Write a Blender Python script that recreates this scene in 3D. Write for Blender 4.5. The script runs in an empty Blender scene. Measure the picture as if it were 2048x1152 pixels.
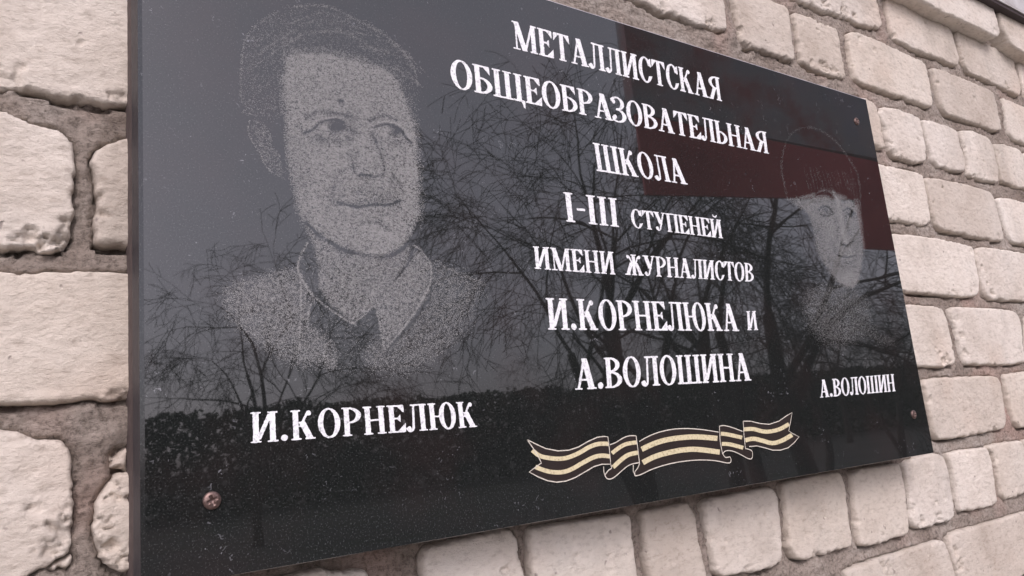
import bpy, math, random
import numpy as np
from mathutils import Matrix, Vector

# ------------------------------------------------------------------ camera
sc = bpy.context.scene
ZB = 1.45                                  # height of the plaque's lower edge over the ground
F_PX = 1578.06                             # focal length for a 2048 px wide picture
R = np.array([[0.812685738796105, 0.03385609398936538, 0.581717848150813],
              [-0.5749815829635881, 0.20856528460985257, 0.7911363354746751],
              [-0.09454136242997263, -0.9774222664516061, 0.18896466292534728]])
CP = np.array([-0.09181187, -0.49167110, 0.06169192 + ZB])
cd = bpy.data.cameras.new('camera')
cam = bpy.data.objects.new('camera', cd)
sc.collection.objects.link(cam)
cd.sensor_width = 36.0
cd.lens = 36.0 * F_PX / 2048.0
cd.clip_start = 0.02
cd.clip_end = 2000.0
m4 = Matrix.Identity(4)
for i in range(3):
    m4[i][0] = R[i, 0]; m4[i][1] = -R[i, 1]; m4[i][2] = -R[i, 2]; m4[i][3] = CP[i]
cam.matrix_world = m4
sc.camera = cam

# ------------------------------------------------------------------ sky and sun (overcast day)
SUN_EL, SUN_AZ = math.radians(40), math.radians(202)     # azimuth clockwise from +Y
w = bpy.data.worlds.new('World'); sc.world = w; w.use_nodes = True
nt = w.node_tree; nt.nodes.clear()
sky = nt.nodes.new('ShaderNodeTexSky'); sky.sky_type = 'NISHITA'; sky.sun_disc = False
sky.sun_elevation = SUN_EL; sky.sun_rotation = SUN_AZ
sky.air_density = 1.0; sky.dust_density = 3.0; sky.ozone_density = 1.0
hs = nt.nodes.new('ShaderNodeHueSaturation'); hs.inputs['Saturation'].default_value = 0.22
tint = nt.nodes.new('ShaderNodeMixRGB'); tint.blend_type = 'MULTIPLY'; tint.inputs[0].default_value = 1
tint.inputs[2].default_value = (1.0, 0.95, 1.07, 1)
tc = nt.nodes.new('ShaderNodeTexCoord')
cn = nt.nodes.new('ShaderNodeTexNoise'); cn.inputs['Scale'].default_value = 2.2; cn.inputs['Detail'].default_value = 4
cr = nt.nodes.new('ShaderNodeMapRange'); cr.inputs[3].default_value = 0.82; cr.inputs[4].default_value = 1.18
cm = nt.nodes.new('ShaderNodeMixRGB'); cm.blend_type = 'MULTIPLY'; cm.inputs[0].default_value = 1
bg = nt.nodes.new('ShaderNodeBackground'); bg.inputs['Strength'].default_value = 0.15
wo = nt.nodes.new('ShaderNodeOutputWorld')
nt.links.new(sky.outputs[0], hs.inputs['Color']); nt.links.new(hs.outputs[0], tint.inputs[1])
nt.links.new(tc.outputs['Generated'], cn.inputs['Vector']); nt.links.new(cn.outputs[0], cr.inputs[0])
nt.links.new(tint.outputs[0], cm.inputs[1]); nt.links.new(cr.outputs[0], cm.inputs[2])
nt.links.new(cm.outputs[0], bg.inputs[0]); nt.links.new(bg.outputs[0], wo.inputs[0])
sd = bpy.data.lights.new('sun', 'SUN'); sd.energy = 0.5; sd.angle = math.radians(22); sd.color = (1.0, 0.93, 0.86)
sun = bpy.data.objects.new('sun', sd); sc.collection.objects.link(sun)
dirv = Vector((math.sin(SUN_AZ) * math.cos(SUN_EL), math.cos(SUN_AZ) * math.cos(SUN_EL), math.sin(SUN_EL)))
sun.rotation_euler = dirv.to_track_quat('Z', 'Y').to_euler()
sc.view_settings.view_transform = 'Standard'
sc.view_settings.look = 'None'
sc.view_settings.exposure = 0.62
sc.view_settings.gamma = 1.0
sc.view_settings.use_curve_mapping = False

# ------------------------------------------------------------------ helpers
COL = sc.collection

def link(name, me, mat=None, parent=None, kind=None):
    o = bpy.data.objects.new(name, me); COL.objects.link(o)
    if mat and me is not None and not me.materials: me.materials.append(mat)
    if parent is not None: o.parent = parent
    if kind: o['kind'] = kind
    return o

def thing(o, label, cat, group=None):
    o['label'] = label; o['category'] = cat
    if group: o['group'] = group
    return o

def empty(name, loc=(0, 0, 0)):
    o = bpy.data.objects.new(name, None); o.location = loc; COL.objects.link(o); return o

def mesh(name, V, Fs, smooth=False):
    me = bpy.data.meshes.new(name)
    V = np.asarray(V, dtype=np.float64)
    me.from_pydata(V.tolist() if not isinstance(V, list) else V, [], Fs)
    if smooth: me.polygons.foreach_set('use_smooth', [True] * len(me.polygons))
    me.update(); return me

def qmesh(name, V, Q, smooth=False):
    """fast mesh out of numpy vertices and quads"""
    V = np.asarray(V, np.float32); Q = np.asarray(Q, np.int32)
    me = bpy.data.meshes.new(name); n = len(Q); k = Q.shape[1]
    me.vertices.add(len(V)); me.vertices.foreach_set('co', V.ravel())
    me.loops.add(n * k); me.loops.foreach_set('vertex_index', Q.ravel())
    me.polygons.add(n); me.polygons.foreach_set('loop_start', np.arange(0, n * k, k, dtype=np.int32))
    me.polygons.foreach_set('loop_total', np.full(n, k, np.int32))
    if smooth: me.polygons.foreach_set('use_smooth', np.ones(n, bool))
    me.update(calc_edges=True); me.validate(); return me

def unproj(px, y):
    """the point of the plane Y=y behind a point of the surveyed view (2048 px wide)"""
    px = np.asarray(px, float).reshape(-1, 2)
    d = np.stack([px[:, 0] - 1024, px[:, 1] - 576, np.full(len(px), F_PX)], 1) @ R.T
    t = (y - CP[1]) / d[:, 1]
    return np.stack([CP[0] + t * d[:, 0], CP[2] + t * d[:, 2]], 1)

def crop(pts, ox, oy, s):
    return [(ox + a / s, oy + b / s) for a, b in pts]

def _h(ix, iy, iz, seed):
    n = (ix * 374761393 + iy * 668265263 + iz * 2147483647 % 1274126177 + seed * 974634777).astype(np.int64) & 0xffffffff
    n = ((n ^ (n >> 13)) * 1274126177) & 0xffffffff
    n = (n ^ (n >> 16)) & 0xffffffff
    return n / 4294967295.0 * 2 - 1

def vnoise(x, z, seed=0):
    ix = np.floor(x).astype(np.int64); iz = np.floor(z).astype(np.int64)
    fx = x - ix; fz = z - iz
    fx = fx * fx * (3 - 2 * fx); fz = fz * fz * (3 - 2 * fz); o = np.zeros_like(ix)
    a = _h(ix, iz, o, seed); b = _h(ix + 1, iz, o, seed); c = _h(ix, iz + 1, o, seed); d = _h(ix + 1, iz + 1, o, seed)
    return (a * (1 - fx) + b * fx) * (1 - fz) + (c * (1 - fx) + d * fx) * fz

def fbm(x, z, seed=0, oct=4, gain=0.5):
    s = np.zeros_like(np.asarray(x, float)); a = 1.0
    for k in range(oct):
        s = s + a * vnoise(x * 2 ** k + 17.3 * k, z * 2 ** k - 9.1 * k, seed + k); a *= gain
    return s

def inpoly(x, z, P):
    ins = np.zeros(x.shape, bool); n = len(P)
    for i in range(n):
        x0, z0 = P[i]; x1, z1 = P[(i + 1) % n]
        if z0 == z1: continue
        c = ((z0 > z) != (z1 > z)) & (x < (x1 - x0) * (z - z0) / (z1 - z0) + x0)
        ins ^= c
    return ins

MS = {1: [(0, 4, 7)], 2: [(1, 5, 4)], 3: [(0, 1, 5, 7)], 4: [(2, 6, 5)], 5: [(0, 4, 5, 2, 6, 7)], 6: [(1, 2, 6, 4)], 7: [(0, 1, 2, 6, 7)],
      8: [(3, 7, 6)], 9: [(0, 4, 6, 3)], 10: [(1, 5, 6, 3, 7, 4)], 11: [(0, 1, 5, 6, 3)], 12: [(2, 3, 7, 5)], 13: [(0, 4, 5, 2, 3)], 14: [(1, 2, 3, 7, 4)], 15: [(0, 1, 2, 3)]}

def contour_grid(xs, ys, Fv):
    """mesh (2D) of the region Fv<0: whole cells at once, cut cells by marching squares. Returns V, polygons, rim edges"""
    neg = Fv < 0; ny, nx = Fv.shape
    cfg = neg[:-1, :-1] * 1 + neg[:-1, 1:] * 2 + neg[1:, 1:] * 4 + neg[1:, :-1] * 8
    used = np.full(ny * nx, -1, np.int64); P = []; V = []
    ids = np.nonzero(neg.ravel())[0]; used[ids] = np.arange(len(ids))
    V = [(xs[k % nx], ys[k // nx]) for k in ids]
    jj, ii = np.nonzero(cfg == 15); q = jj * nx + ii
    P = np.stack([used[q], used[q + 1], used[q + nx + 1], used[q + nx]], 1).tolist() if len(q) else []
    idx = {}; rim = []
    jj, ii = np.nonzero((cfg > 0) & (cfg < 15))
    for j, i in zip(jj.tolist(), ii.tolist()):
        cs = [(i, j), (i + 1, j), (i + 1, j + 1), (i, j + 1)]
        for poly in MS[int(cfg[j, i])]:
            pid = []
            for k in poly:
                if k < 4: pid.append(int(used[cs[k][1] * nx + cs[k][0]]))
                else:
                    c, d = cs[k - 4], cs[(k - 3) % 4]
                    if c > d: c, d = d, c
                    key = (c, d)
                    if key not in idx:
                        fc, fd = Fv[c[1], c[0]], Fv[d[1], d[0]]; t = min(max(fc / (fc - fd), 0.02), 0.98)
                        idx[key] = len(V); V.append((xs[c[0]] + t * (xs[d[0]] - xs[c[0]]), ys[c[1]] + t * (ys[d[1]] - ys[c[1]])))
                    pid.append(idx[key])
            P.append(pid)
            n = len(pid)
            for m_ in range(n):
                if poly[m_] > 3 and poly[(m_ + 1) % n] > 3: rim.append((pid[m_], pid[(m_ + 1) % n]))
    return np.array(V), P, rim

def new_mat(name, rough=0.9, col=(0.5, 0.5, 0.5)):
    m = bpy.data.materials.new(name); m.use_nodes = True
    b = m.node_tree.nodes['Principled BSDF']
    b.inputs['Base Color'].default_value = (*col, 1); b.inputs['Roughness'].default_value = rough
    return m, m.node_tree, b

def node(nt, t, **kw):
    n = nt.nodes.new(t)
    for k, v in kw.items():
        if k in n.inputs: n.inputs[k].default_value = v
        else: setattr(n, k, v)
    return n

def coords(nt, scale=(1, 1, 1)):
    g = node(nt, 'ShaderNodeNewGeometry'); mp = node(nt, 'ShaderNodeMapping')
    mp.inputs['Scale'].default_value = scale
    nt.links.new(g.outputs['Position'], mp.inputs['Vector']); return mp.outputs[0]

def ramp(nt, src, stops):
    r = node(nt, 'ShaderNodeValToRGB'); e = r.color_ramp.elements
    e[0].position, e[0].color = stops[0][0], (*stops[0][1], 1)
    e[1].position, e[1].color = stops[-1][0], (*stops[-1][1], 1)
    for p, c in stops[1:-1]:
        q = e.new(p); q.color = (*c, 1)
    nt.links.new(src, r.inputs[0]); return r.outputs[0]

def noise(nt, vec, scale, detail=4, rough=0.55, dist=0):
    n = node(nt, 'ShaderNodeTexNoise'); n.inputs['Scale'].default_value = scale
    n.inputs['Detail'].default_value = detail; n.inputs['Roughness'].default_value = rough
    n.inputs['Distortion'].default_value = dist
    nt.links.new(vec, n.inputs['Vector']); return n.outputs[0]

def mixc(nt, fac, a, b, mode='MIX'):
    m = node(nt, 'ShaderNodeMixRGB'); m.blend_type = mode
    for i, v in ((0, fac), (1, a), (2, b)):
        if isinstance(v, (int, float)): m.inputs[i].default_value = v
        elif isinstance(v, tuple): m.inputs[i].default_value = (*v, 1)
        else: nt.links.new(v, m.inputs[i])
    return m.outputs[0]

def bump(nt, bsdf, h, dist, strength=1.0, prev=None):
    b = node(nt, 'ShaderNodeBump'); b.inputs['Distance'].default_value = dist; b.inputs['Strength'].default_value = strength
    nt.links.new(h, b.inputs['Height'])
    if prev is not None: nt.links.new(prev, b.inputs['Normal'])
    nt.links.new(b.outputs[0], bsdf.inputs['Normal']); return b.outputs[0]

# ------------------------------------------------------------------ materials
def mat_brick():
    m, nt, b = new_mat('silicate_brick', 0.93)
    oi = node(nt, 'ShaderNodeObjectInfo')
    v = coords(nt); vs = coords(nt, (0.6, 1, 1.2))
    big = noise(nt, v, 9, 5, 0.6)
    col = ramp(nt, big, [(0.30, (0.50, 0.435, 0.37)), (0.5, (0.63, 0.565, 0.495)), (0.7, (0.68, 0.625, 0.56))])
    pr = ramp(nt, oi.outputs['Random'], [(0.0, (0.84, 0.81, 0.78)), (0.3, (0.96, 0.93, 0.89)), (0.6, (1.0, 0.99, 0.98)), (1.0, (1.07, 1.06, 1.04))])
    col = mixc(nt, 1.0, col, pr, 'MULTIPLY')
    sg = ramp(nt, noise(nt, coords(nt, (1, 1, 0.6)), 17, 6, 0.7), [(0.52, (0, 0, 0)), (0.72, (0.45, 0.45, 0.45))])
    col = mixc(nt, sg, col, (0.38, 0.34, 0.29))
    pk = noise(nt, v, 5.5, 3)
    col = mixc(nt, ramp(nt, pk, [(0.55, (0, 0, 0)), (0.75, (0.5, 0.5, 0.5))]), col, (0.60, 0.46, 0.36))
    fine = noise(nt, vs, 190, 5, 0.65)
    col = mixc(nt, 0.55, col, ramp(nt, fine, [(0.30, (0.55, 0.51, 0.47)), (0.48, (0.96, 0.96, 0.95)), (1.0, (1.10, 1.10, 1.10))]), 'MULTIPLY')
    pits = noise(nt, v, 95, 2, 0.5)
    pf = ramp(nt, pits, [(0.70, (0, 0, 0)), (0.765, (0.8, 0.8, 0.8))])
    col = mixc(nt, pf, col, (0.27, 0.22, 0.19))
    nt.links.new(col, b.inputs['Base Color'])
    st = noise(nt, coords(nt, (0.62, 1, 1.15)), 210, 6, 0.72, 0.1)
    n1 = bump(nt, b, st, 0.0022, 0.85)
    n2 = bump(nt, b, noise(nt, v, 420, 3, 0.6), 0.0006, 0.7, n1)
    bump(nt, b, mixc(nt, 1.0, (1, 1, 1), pf, 'DIFFERENCE'), 0.0012, 0.7, n2)
    return m

def mat_mortar():
    m, nt, b = new_mat('mortar', 0.97)
    v = coords(nt)
    col = ramp(nt, noise(nt, v, 13, 5, 0.6), [(0.3, (0.26, 0.205, 0.165)), (0.55, (0.36, 0.30, 0.25)), (0.75, (0.46, 0.405, 0.35))])
    red = ramp(nt, noise(nt, v, 7.3, 2), [(0.56, (0, 0, 0)), (0.72, (0.55, 0.55, 0.55))])
    col = mixc(nt, red, col, (0.50, 0.33, 0.27))
    col = mixc(nt, 1.0, col, ramp(nt, noise(nt, v, 260, 4, 0.7), [(0.32, (0.45, 0.43, 0.41)), (0.5, (1, 1, 1)), (0.8, (1.3, 1.3, 1.3))]), 'MULTIPLY')
    nt.links.new(col, b.inputs['Base Color'])
    n1 = bump(nt, b, noise(nt, coords(nt, (0.55, 1, 1.2)), 190, 6, 0.75), 0.005, 1.0)
    bump(nt, b, noise(nt, v, 500, 3), 0.0006, 0.8, n1)
    return m

def mat_granite():
    m, nt, b = new_mat('polished_black_granite', 0.09)
    v = coords(nt)
    f1 = noise(nt, v, 900, 2, 0.5)
    f2 = noise(nt, v, 330, 3, 0.6)
    col = ramp(nt, f1, [(0.35, (0.008, 0.009, 0.0085)), (0.6, (0.016, 0.0175, 0.0165)), (0.74, (0.06, 0.063, 0.06))])
    col = mixc(nt, ramp(nt, f2, [(0.62, (0, 0, 0)), (0.8, (0.7, 0.7, 0.7))]), col, (0.055, 0.058, 0.055))
    blot = ramp(nt, noise(nt, v, 14, 4), [(0.45, (0, 0, 0)), (0.75, (0.5, 0.5, 0.5))])
    col = mixc(nt, blot, col, (0.028, 0.019, 0.018))
    # settled dust flecks
    du = node(nt, 'ShaderNodeTexVoronoi'); du.inputs['Scale'].default_value = 150
    wv = node(nt, 'ShaderNodeMixRGB'); wv.inputs[0].default_value = 0.02
    nn = node(nt, 'ShaderNodeTexNoise'); nn.inputs['Scale'].default_value = 160
    nt.links.new(v, nn.inputs['Vector']); nt.links.new(v, wv.inputs[1]); nt.links.new(nn.outputs[1], wv.inputs[2])
    nt.links.new(wv.outputs[0], du.inputs['Vector'])
    dm = mixc(nt, 1.0, ramp(nt, du.outputs['Distance'], [(0.07, (1, 1, 1)), (0.20, (0, 0, 0))]),
              ramp(nt, noise(nt, v, 38, 2), [(0.53, (0, 0, 0)), (0.68, (0.8, 0.8, 0.8))]), 'MULTIPLY')
    col = mixc(nt, dm, col, (0.22, 0.22, 0.23))
    nt.links.new(col, b.inputs['Base Color'])
    rg = ramp(nt, noise(nt, v, 60, 4), [(0.3, (0.012, 0.012, 0.012)), (0.8, (0.026, 0.026, 0.026))])
    nt.links.new(rg, b.inputs['Roughness'])
    b.inputs['IOR'].default_value = 1.72
    return m

M_BRICK, M_MORTAR, M_GRANITE = mat_brick(), mat_mortar(), mat_granite()

def mat_sawn():
    m, nt, b = new_mat('sawn_granite_edge', 0.55)
    v = coords(nt)
    nt.links.new(ramp(nt, noise(nt, v, 300, 4), [(0.3, (0.020, 0.018, 0.022)), (0.8, (0.045, 0.040, 0.046))]), b.inputs['Base Color'])
    bump(nt, b, noise(nt, v, 400, 3), 0.0003, 0.6)
    return m
M_SAWN = mat_sawn()

def mat_backing():
    m, nt, b = new_mat('brown_backing', 0.8)
    v = coords(nt)
    nt.links.new(ramp(nt, noise(nt, v, 120, 4), [(0.3, (0.06, 0.042, 0.038)), (0.8, (0.11, 0.08, 0.072))]), b.inputs['Base Color'])
    bump(nt, b, noise(nt, v, 250, 3), 0.0005, 0.8)
    return m
M_BACK = mat_backing()
M_GLINT = new_mat('sky_glint_chamfer', 0.5, (0.46, 0.43, 0.46))[0]  # pale colour stands in for sky reflected along the top chamfer

def mat_paint(name, c1, c2, rough=0.6):
    m, nt, b = new_mat(name, rough)
    v = coords(nt)
    nt.links.new(ramp(nt, noise(nt, v, 420, 4, 0.65), [(0.28, c1), (0.5, c2), (1.0, c2)]), b.inputs['Base Color'])
    bump(nt, b, noise(nt, v, 700, 3), 0.0003, 0.7)
    return m
M_WHITE = mat_paint('white_letter_paint', (0.36, 0.36, 0.36), (0.80, 0.795, 0.795))
M_GOLD = mat_paint('pale_gold_paint', (0.34, 0.27, 0.15), (0.62, 0.54, 0.34))
M_LINE = mat_paint('ribbon_outline_paint', (0.36, 0.32, 0.26), (0.62, 0.57, 0.48))
M_RIB = mat_paint('ribbon_dark_stripe', (0.014, 0.010, 0.009), (0.024, 0.016, 0.013), 0.35)
M_STIP = mat_paint('engraved_stone_dust', (0.17, 0.165, 0.16), (0.29, 0.285, 0.275), 0.9)

def mat_screw():
    m, nt, b = new_mat('tarnished_screw', 0.45)
    v = coords(nt)
    nt.links.new(ramp(nt, noise(nt, v, 500, 4), [(0.3, (0.10, 0.06, 0.05)), (0.7, (0.24, 0.17, 0.15))]), b.inputs['Base Color'])
    b.inputs['Metallic'].default_value = 0.85
    return m
M_SCREW = mat_screw()

# ------------------------------------------------------------------ ground
def mat_ground():
    m, nt, b = new_mat('wet_yard_ground', 0.9)
    v = coords(nt)
    c = ramp(nt, noise(nt, v, 0.5, 6), [(0.4, (0.055, 0.052, 0.045)), (0.55, (0.045, 0.043, 0.035)), (0.7, (0.035, 0.04, 0.022))])
    nt.links.new(c, b.inputs['Base Color'])
    bump(nt, b, noise(nt, v, 6, 6), 0.03, 0.8)
    return m
gx = [-300, -40, -10, -3, 0, 3, 10, 40, 300]; gy = [-600, -200, -60, -25, -10, -4, -1, 0.06, 8]
V = [(x, y, 0.0) for y in gy for x in gx]
Q = [(j * 9 + i, j * 9 + i + 1, (j + 1) * 9 + i + 1, (j + 1) * 9 + i) for j in range(8) for i in range(8)]
g = link('ground', mesh('ground', V, Q), mat_ground(), kind='structure')

def mat_conc():
    m, nt, b = new_mat('bounce_apron', 0.9)
    v = coords(nt)
    nt.links.new(ramp(nt, noise(nt, v, 3, 6), [(0.3, (0.26, 0.25, 0.235)), (0.7, (0.38, 0.365, 0.34))]), b.inputs['Base Color'])
    bump(nt, b, noise(nt, v, 40, 5), 0.004, 0.8)
    return m
link('bounce_pavement', mesh('bounce_pavement', [(-6, -2.6, -0.02), (10, -2.6, -0.02), (10, 0.05, -0.02), (-6, 0.05, -0.02), (-6, -2.6, 0.03), (10, -2.6, 0.03), (10, 0.05, 0.05), (-6, 0.05, 0.05)],
     [(0, 1, 5, 4), (1, 2, 6, 5), (2, 3, 7, 6), (3, 0, 4, 7), (4, 5, 6, 7)]), mat_conc(), kind='structure')  # unseen pale strip, added to bounce light onto the low bricks

# ------------------------------------------------------------------ brick wall
YW = 0.043                                  # front plane of the bricks, behind the slab's front (Y=0)
wall = empty('brick_wall', (0, 0, 0))
thing(wall, 'pale silicate brick wall with rough brown mortar joints behind the black plaque', 'wall')

def brick_mesh(P, yf, seed, chips=(), rough=1.0, deep=0.03, step=0.0025, reps=150, square=0.0):
    P = np.asarray(P, float)
    area = 0.5 * np.sum(P[:, 0] * np.roll(P[:, 1], -1) - np.roll(P[:, 0], -1) * P[:, 1])
    if area < 0: P = P[::-1]
    # resample
    E = np.roll(P, -1, 0) - P; L = np.hypot(E[:, 0], E[:, 1]); cum = np.concatenate([[0], np.cumsum(L)])
    t = np.linspace(0, cum[-1], reps, endpoint=False); k = np.searchsorted(cum, t, 'right') - 1
    O = P[k] + E[k] * ((t - cum[k]) / L[k])[:, None]
    if square:
        lo, hi = np.percentile(O, 4, axis=0), np.percentile(O, 96, axis=0)
        uv = (O - (lo + hi) / 2) / ((hi - lo) / 2); mx = np.abs(uv).max(1)
        O = (lo + hi) / 2 + (uv * (np.clip(mx, 0.6, 1.3) ** -square)[:, None]) * (hi - lo) / 2
    for _ in range(1): O = 0.25 * np.roll(O, 1, 0) + 0.5 * O + 0.25 * np.roll(O, -1, 0)
    T = np.roll(O, -1, 0) - np.roll(O, 1, 0); N = np.stack([T[:, 1], -T[:, 0]], 1); N /= np.linalg.norm(N, axis=1)[:, None] + 1e-9
    j = (fbm(O[:, 0] * 60, O[:, 1] * 60, seed, 3, 0.6) * 0.0005 + fbm(O[:, 0] * 260, O[:, 1] * 260, seed + 40, 2, 0.7) * 0.0007) * rough + 0.0010
    low = np.clip(-N[:, 1], 0, 1)
    j = j - np.clip(fbm(O[:, 0] * 55, O[:, 1] * 55, seed + 9, 3), 0, 1) * 0.0022 * low * rough
    O = O + N * j[:, None]
    st = step
    xs = np.arange(O[:, 0].min() - st * 1.3, O[:, 0].max() + st * 1.3, st); zs = np.arange(O[:, 1].min() - st * 1.3, O[:, 1].max() + st * 1.3, st)
    X, Z = np.meshgrid(xs, zs)
    A_, B_ = O, np.roll(O, -1, 0)
    def dist_to(x, z):
        best = np.full(x.shape, 1e9)
        for (ax, az), (bx, bz) in zip(A_, B_):
            dx, dz = bx - ax, bz - az; t = np.clip(((x - ax) * dx + (z - az) * dz) / (dx * dx + dz * dz + 1e-14), 0, 1)
            best = np.minimum(best, (x - ax - t * dx) ** 2 + (z - az - t * dz) ** 2)
        return np.sqrt(best)
    Fv = np.where(inpoly(X, Z, O), -1.0, 1.0) * dist_to(X, Z)
    V2, P2, rim = contour_grid(xs, zs, Fv)
    x, z = V2[:, 0], V2[:, 1]; s_ = dist_to(x, z)
    s_ = s_ * (1 + 0.35 * vnoise(x * 60, z * 60, seed + 21))
    Y = np.interp(s_, [0, 0.0004, 0.0009, 0.0018, 0.004, 0.009], [0.0064, 0.0032, 0.0011, 0.0003, 0.0, 0.0])
    edge = np.clip(1 - s_ / 0.010, 0, 1)
    Y = Y + fbm(x * 16, z * 20, seed + 3, 3) * 0.0005 + fbm(x * 70, z * 130, seed + 5, 4, 0.62) * 0.00038 * rough
    Y = Y + np.clip(fbm(x * 70, z * 70, seed + 7, 3), 0, 1) * 0.0010 * edge * rough
    rc = random.Random(seed)
    ech = []
    for _ in range(9):
        q = O[rc.randrange(len(O))]
        if rc.random() < 0.4: q = O[int(np.argmin(O[:, 1] + np.array([rc.random() * 0.05 for _q in range(len(O))])))]
        ech.append((q[0], q[1], rc.uniform(.002, .0055), rc.uniform(.002, .005)))
    for (cx, cz, r, d) in list(chips) + ech:
        rr = np.hypot(x - cx, (z - cz) * 1.3) / r + 0.6 * fbm(x * 150, z * 190, seed + 11, 3, 0.65)
        Y = Y + d * np.clip((1 - rr) * 2.2, 0, 1)  * (0.75 + 0.4 * fbm(x * 300, z * 400, seed + 12, 2))
    Y = np.minimum(Y, 0.0115)
    n = len(V2)
    rv = sorted({a for e in rim for a in e}); m_ = {a: n + k for k, a in enumerate(rv)}
    V = np.concatenate([np.stack([x, yf + Y, z], 1), np.stack([x[rv], np.full(len(rv), yf + deep), z[rv]], 1)])
    Q = P2 + [[b, a, m_[a], m_[b]] for a, b in rim]
    me = mesh('brick', V, Q, True)
    return me, O

B = []   # outline, protrusion, chips [(px,py,radius m,depth m)], roughness
def bk(pts, chips=(), rough=1.0, out=0.0, deep=0.03): B.append((pts, chips, rough, out, deep))
# left of the plaque
bk([(-140,-120),(420,12),(425,232),(330,216),(245,205),(180,201),(130,193),(95,185),(50,178),(0,173),(-140,150)], [(20,160,.012,.003),(230,190,.006,.003)])
bk([(-200,178),(0,222),(20,232),(55,247),(95,253),(130,270),(146,288),(149,330),(147,430),(143,462),(132,488),(112,499),(60,497),(0,494),(-200,478)], [(135,468,.011,.006),(62,476,.009,.005),(110,485,.008,.004)], 1.3)
bk([(188,312),(215,288),(250,275),(560,318),(560,505),(250,490),(198,485),(191,465),(195,430),(200,400),(193,370),(189,340)], [(196,395,.006,.005),(204,430,.006,.004)], 1.6)
bk([(-250,515),(0,541),(20,542),(38,549),(70,550),(100,543),(150,544),(250,545),(430,550),(430,797),(250,797),(200,800),(125,803),(60,805),(0,806),(-250,815)], [(230,790,.007,.003)])
bk([(-200,848),(0,864),(40,865),(60,879),(110,882),(125,885),(140,900),(144,930),(143,1000),(146,1060),(140,1100),(112,1122),(82,1134),(55,1154),(20,1175),(-200,1185)], [(125,1075,.012,.005),(20,1024,.005,.002),(60,1023,.005,.002)], 1.4)
bk([(90,1140),(112,1128),(134,1118),(143,1112),(141,1132),(130,1142),(110,1142)], (), 1.0, -0.004)
bk([(254,893),(236,899),(226,912),(227,935),(240,944),(254,944)], [(235,905,.004,.003)], 1.2, -0.003)
bk([(300,930),(262,945),(230,954),(208,978),(196,1008),(191,1050),(196,1090),(204,1120),(228,1136),(262,1140),(620,1075),(620,905)], [(222,985,.009,.006),(205,1045,.006,.005),(225,1105,.012,.006)], 1.8)
# row under the plaque
bk([(480,1180),(645,1142),(735,1146),(748,1200),(760,1330),(480,1400)], (), 1.2)
bk([(850,1108),(870,1094),(900,1086),(1025,1058),(1027,1080),(1030,1110),(1045,1152),(1060,1200),(1075,1290),(900,1330),(880,1250),(862,1170),(845,1130)], [(1010,1140,.005,.003)])
bk([(1062,1056),(1258,1030),(1262,1070),(1266,1110),(1272,1145),(1285,1200),(1300,1260),(1110,1300),(1085,1200),(1070,1145),(1066,1110)], [(1152,1112,.003,.002)])
bk([(1289,1028),(1300,1020),(1378,1006),(1390,1040),(1398,1090),(1410,1130),(1420,1200),(1420,1240),(1325,1262),(1315,1200),(1303,1150),(1296,1100),(1292,1060)])
bk([(1414,1010),(1430,998),(1540,976),(1556,992),(1562,1040),(1564,1090),(1561,1124),(1545,1136),(1500,1146),(1450,1152),(1438,1135),(1426,1100),(1418,1060)], [(1532,1028,.003,.004),(1424,1072,.003,.003),(1500,1138,.006,.003)])
bk([(1574,972),(1590,960),(1675,944),(1688,960),(1694,1000),(1698,1040),(1703,1070),(1700,1092),(1675,1100),(1640,1113),(1615,1118),(1600,1112),(1583,1096),(1580,1050),(1575,1010)], [(1628,1022,.003,.002),(1632,1108,.006,.003)])
bk([(1712,950),(1722,938),(1795,930),(1804,942),(1811,985),(1816,1025),(1817,1045),(1815,1068),(1790,1078),(1760,1088),(1735,1093),(1722,1085),(1718,1050),(1713,1000)], [(1790,1005,.003,.002)])
bk([(1817,932),(1835,915),(1860,909),(1880,909),(1893,925),(1900,950),(1905,985),(1907,1005),(1906,1038),(1870,1052),(1840,1056),(1826,1045),(1822,1000),(1817,960)], [(1875,1005,.004,.004),(1890,995,.004,.003),(1845,1045,.008,.005),(1880,1040,.009,.005),(1825,1020,.006,.004)], 1.2)
bk([(1898,907),(1940,899),(1972,897),(1982,915),(1988,950),(1990,985),(1993,1008),(1960,1018),(1925,1022),(1918,1000),(1912,960),(1905,930)], [(1935,908,.005,.003)])
bk([(1976,893),(2000,888),(2043,881),(2052,900),(2058,980),(2016,1003),(2008,980),(2000,940),(1990,910)], [(1994,915,.005,.005)])
bk([(2055,880),(2150,865),(2160,965),(2070,985)])
# bottom course
bk([(1697,1143),(1760,1120),(1820,1100),(1870,1082),(1885,1083),(1895,1105),(1903,1130),(1912,1152),(1920,1200),(1720,1260),(1705,1200)], [(1773,1136,.009,.005),(1765,1124,.006,.003),(1780,1150,.006,.005)])
bk([(1900,1078),(1920,1062),(1980,1046),(2048,1026),(2120,1010),(2130,1130),(2050,1145),(2040,1152),(2020,1175),(1935,1200),(1920,1150),(1905,1110)], [(1912,1100,.008,.005),(1922,1130,.008,.005)])
bk([(1480,1205),(1670,1158),(1685,1168),(1700,1260),(1490,1310)])
bk([(2140,1005),(2230,985),(2245,1090),(2150,1120)])
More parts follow.
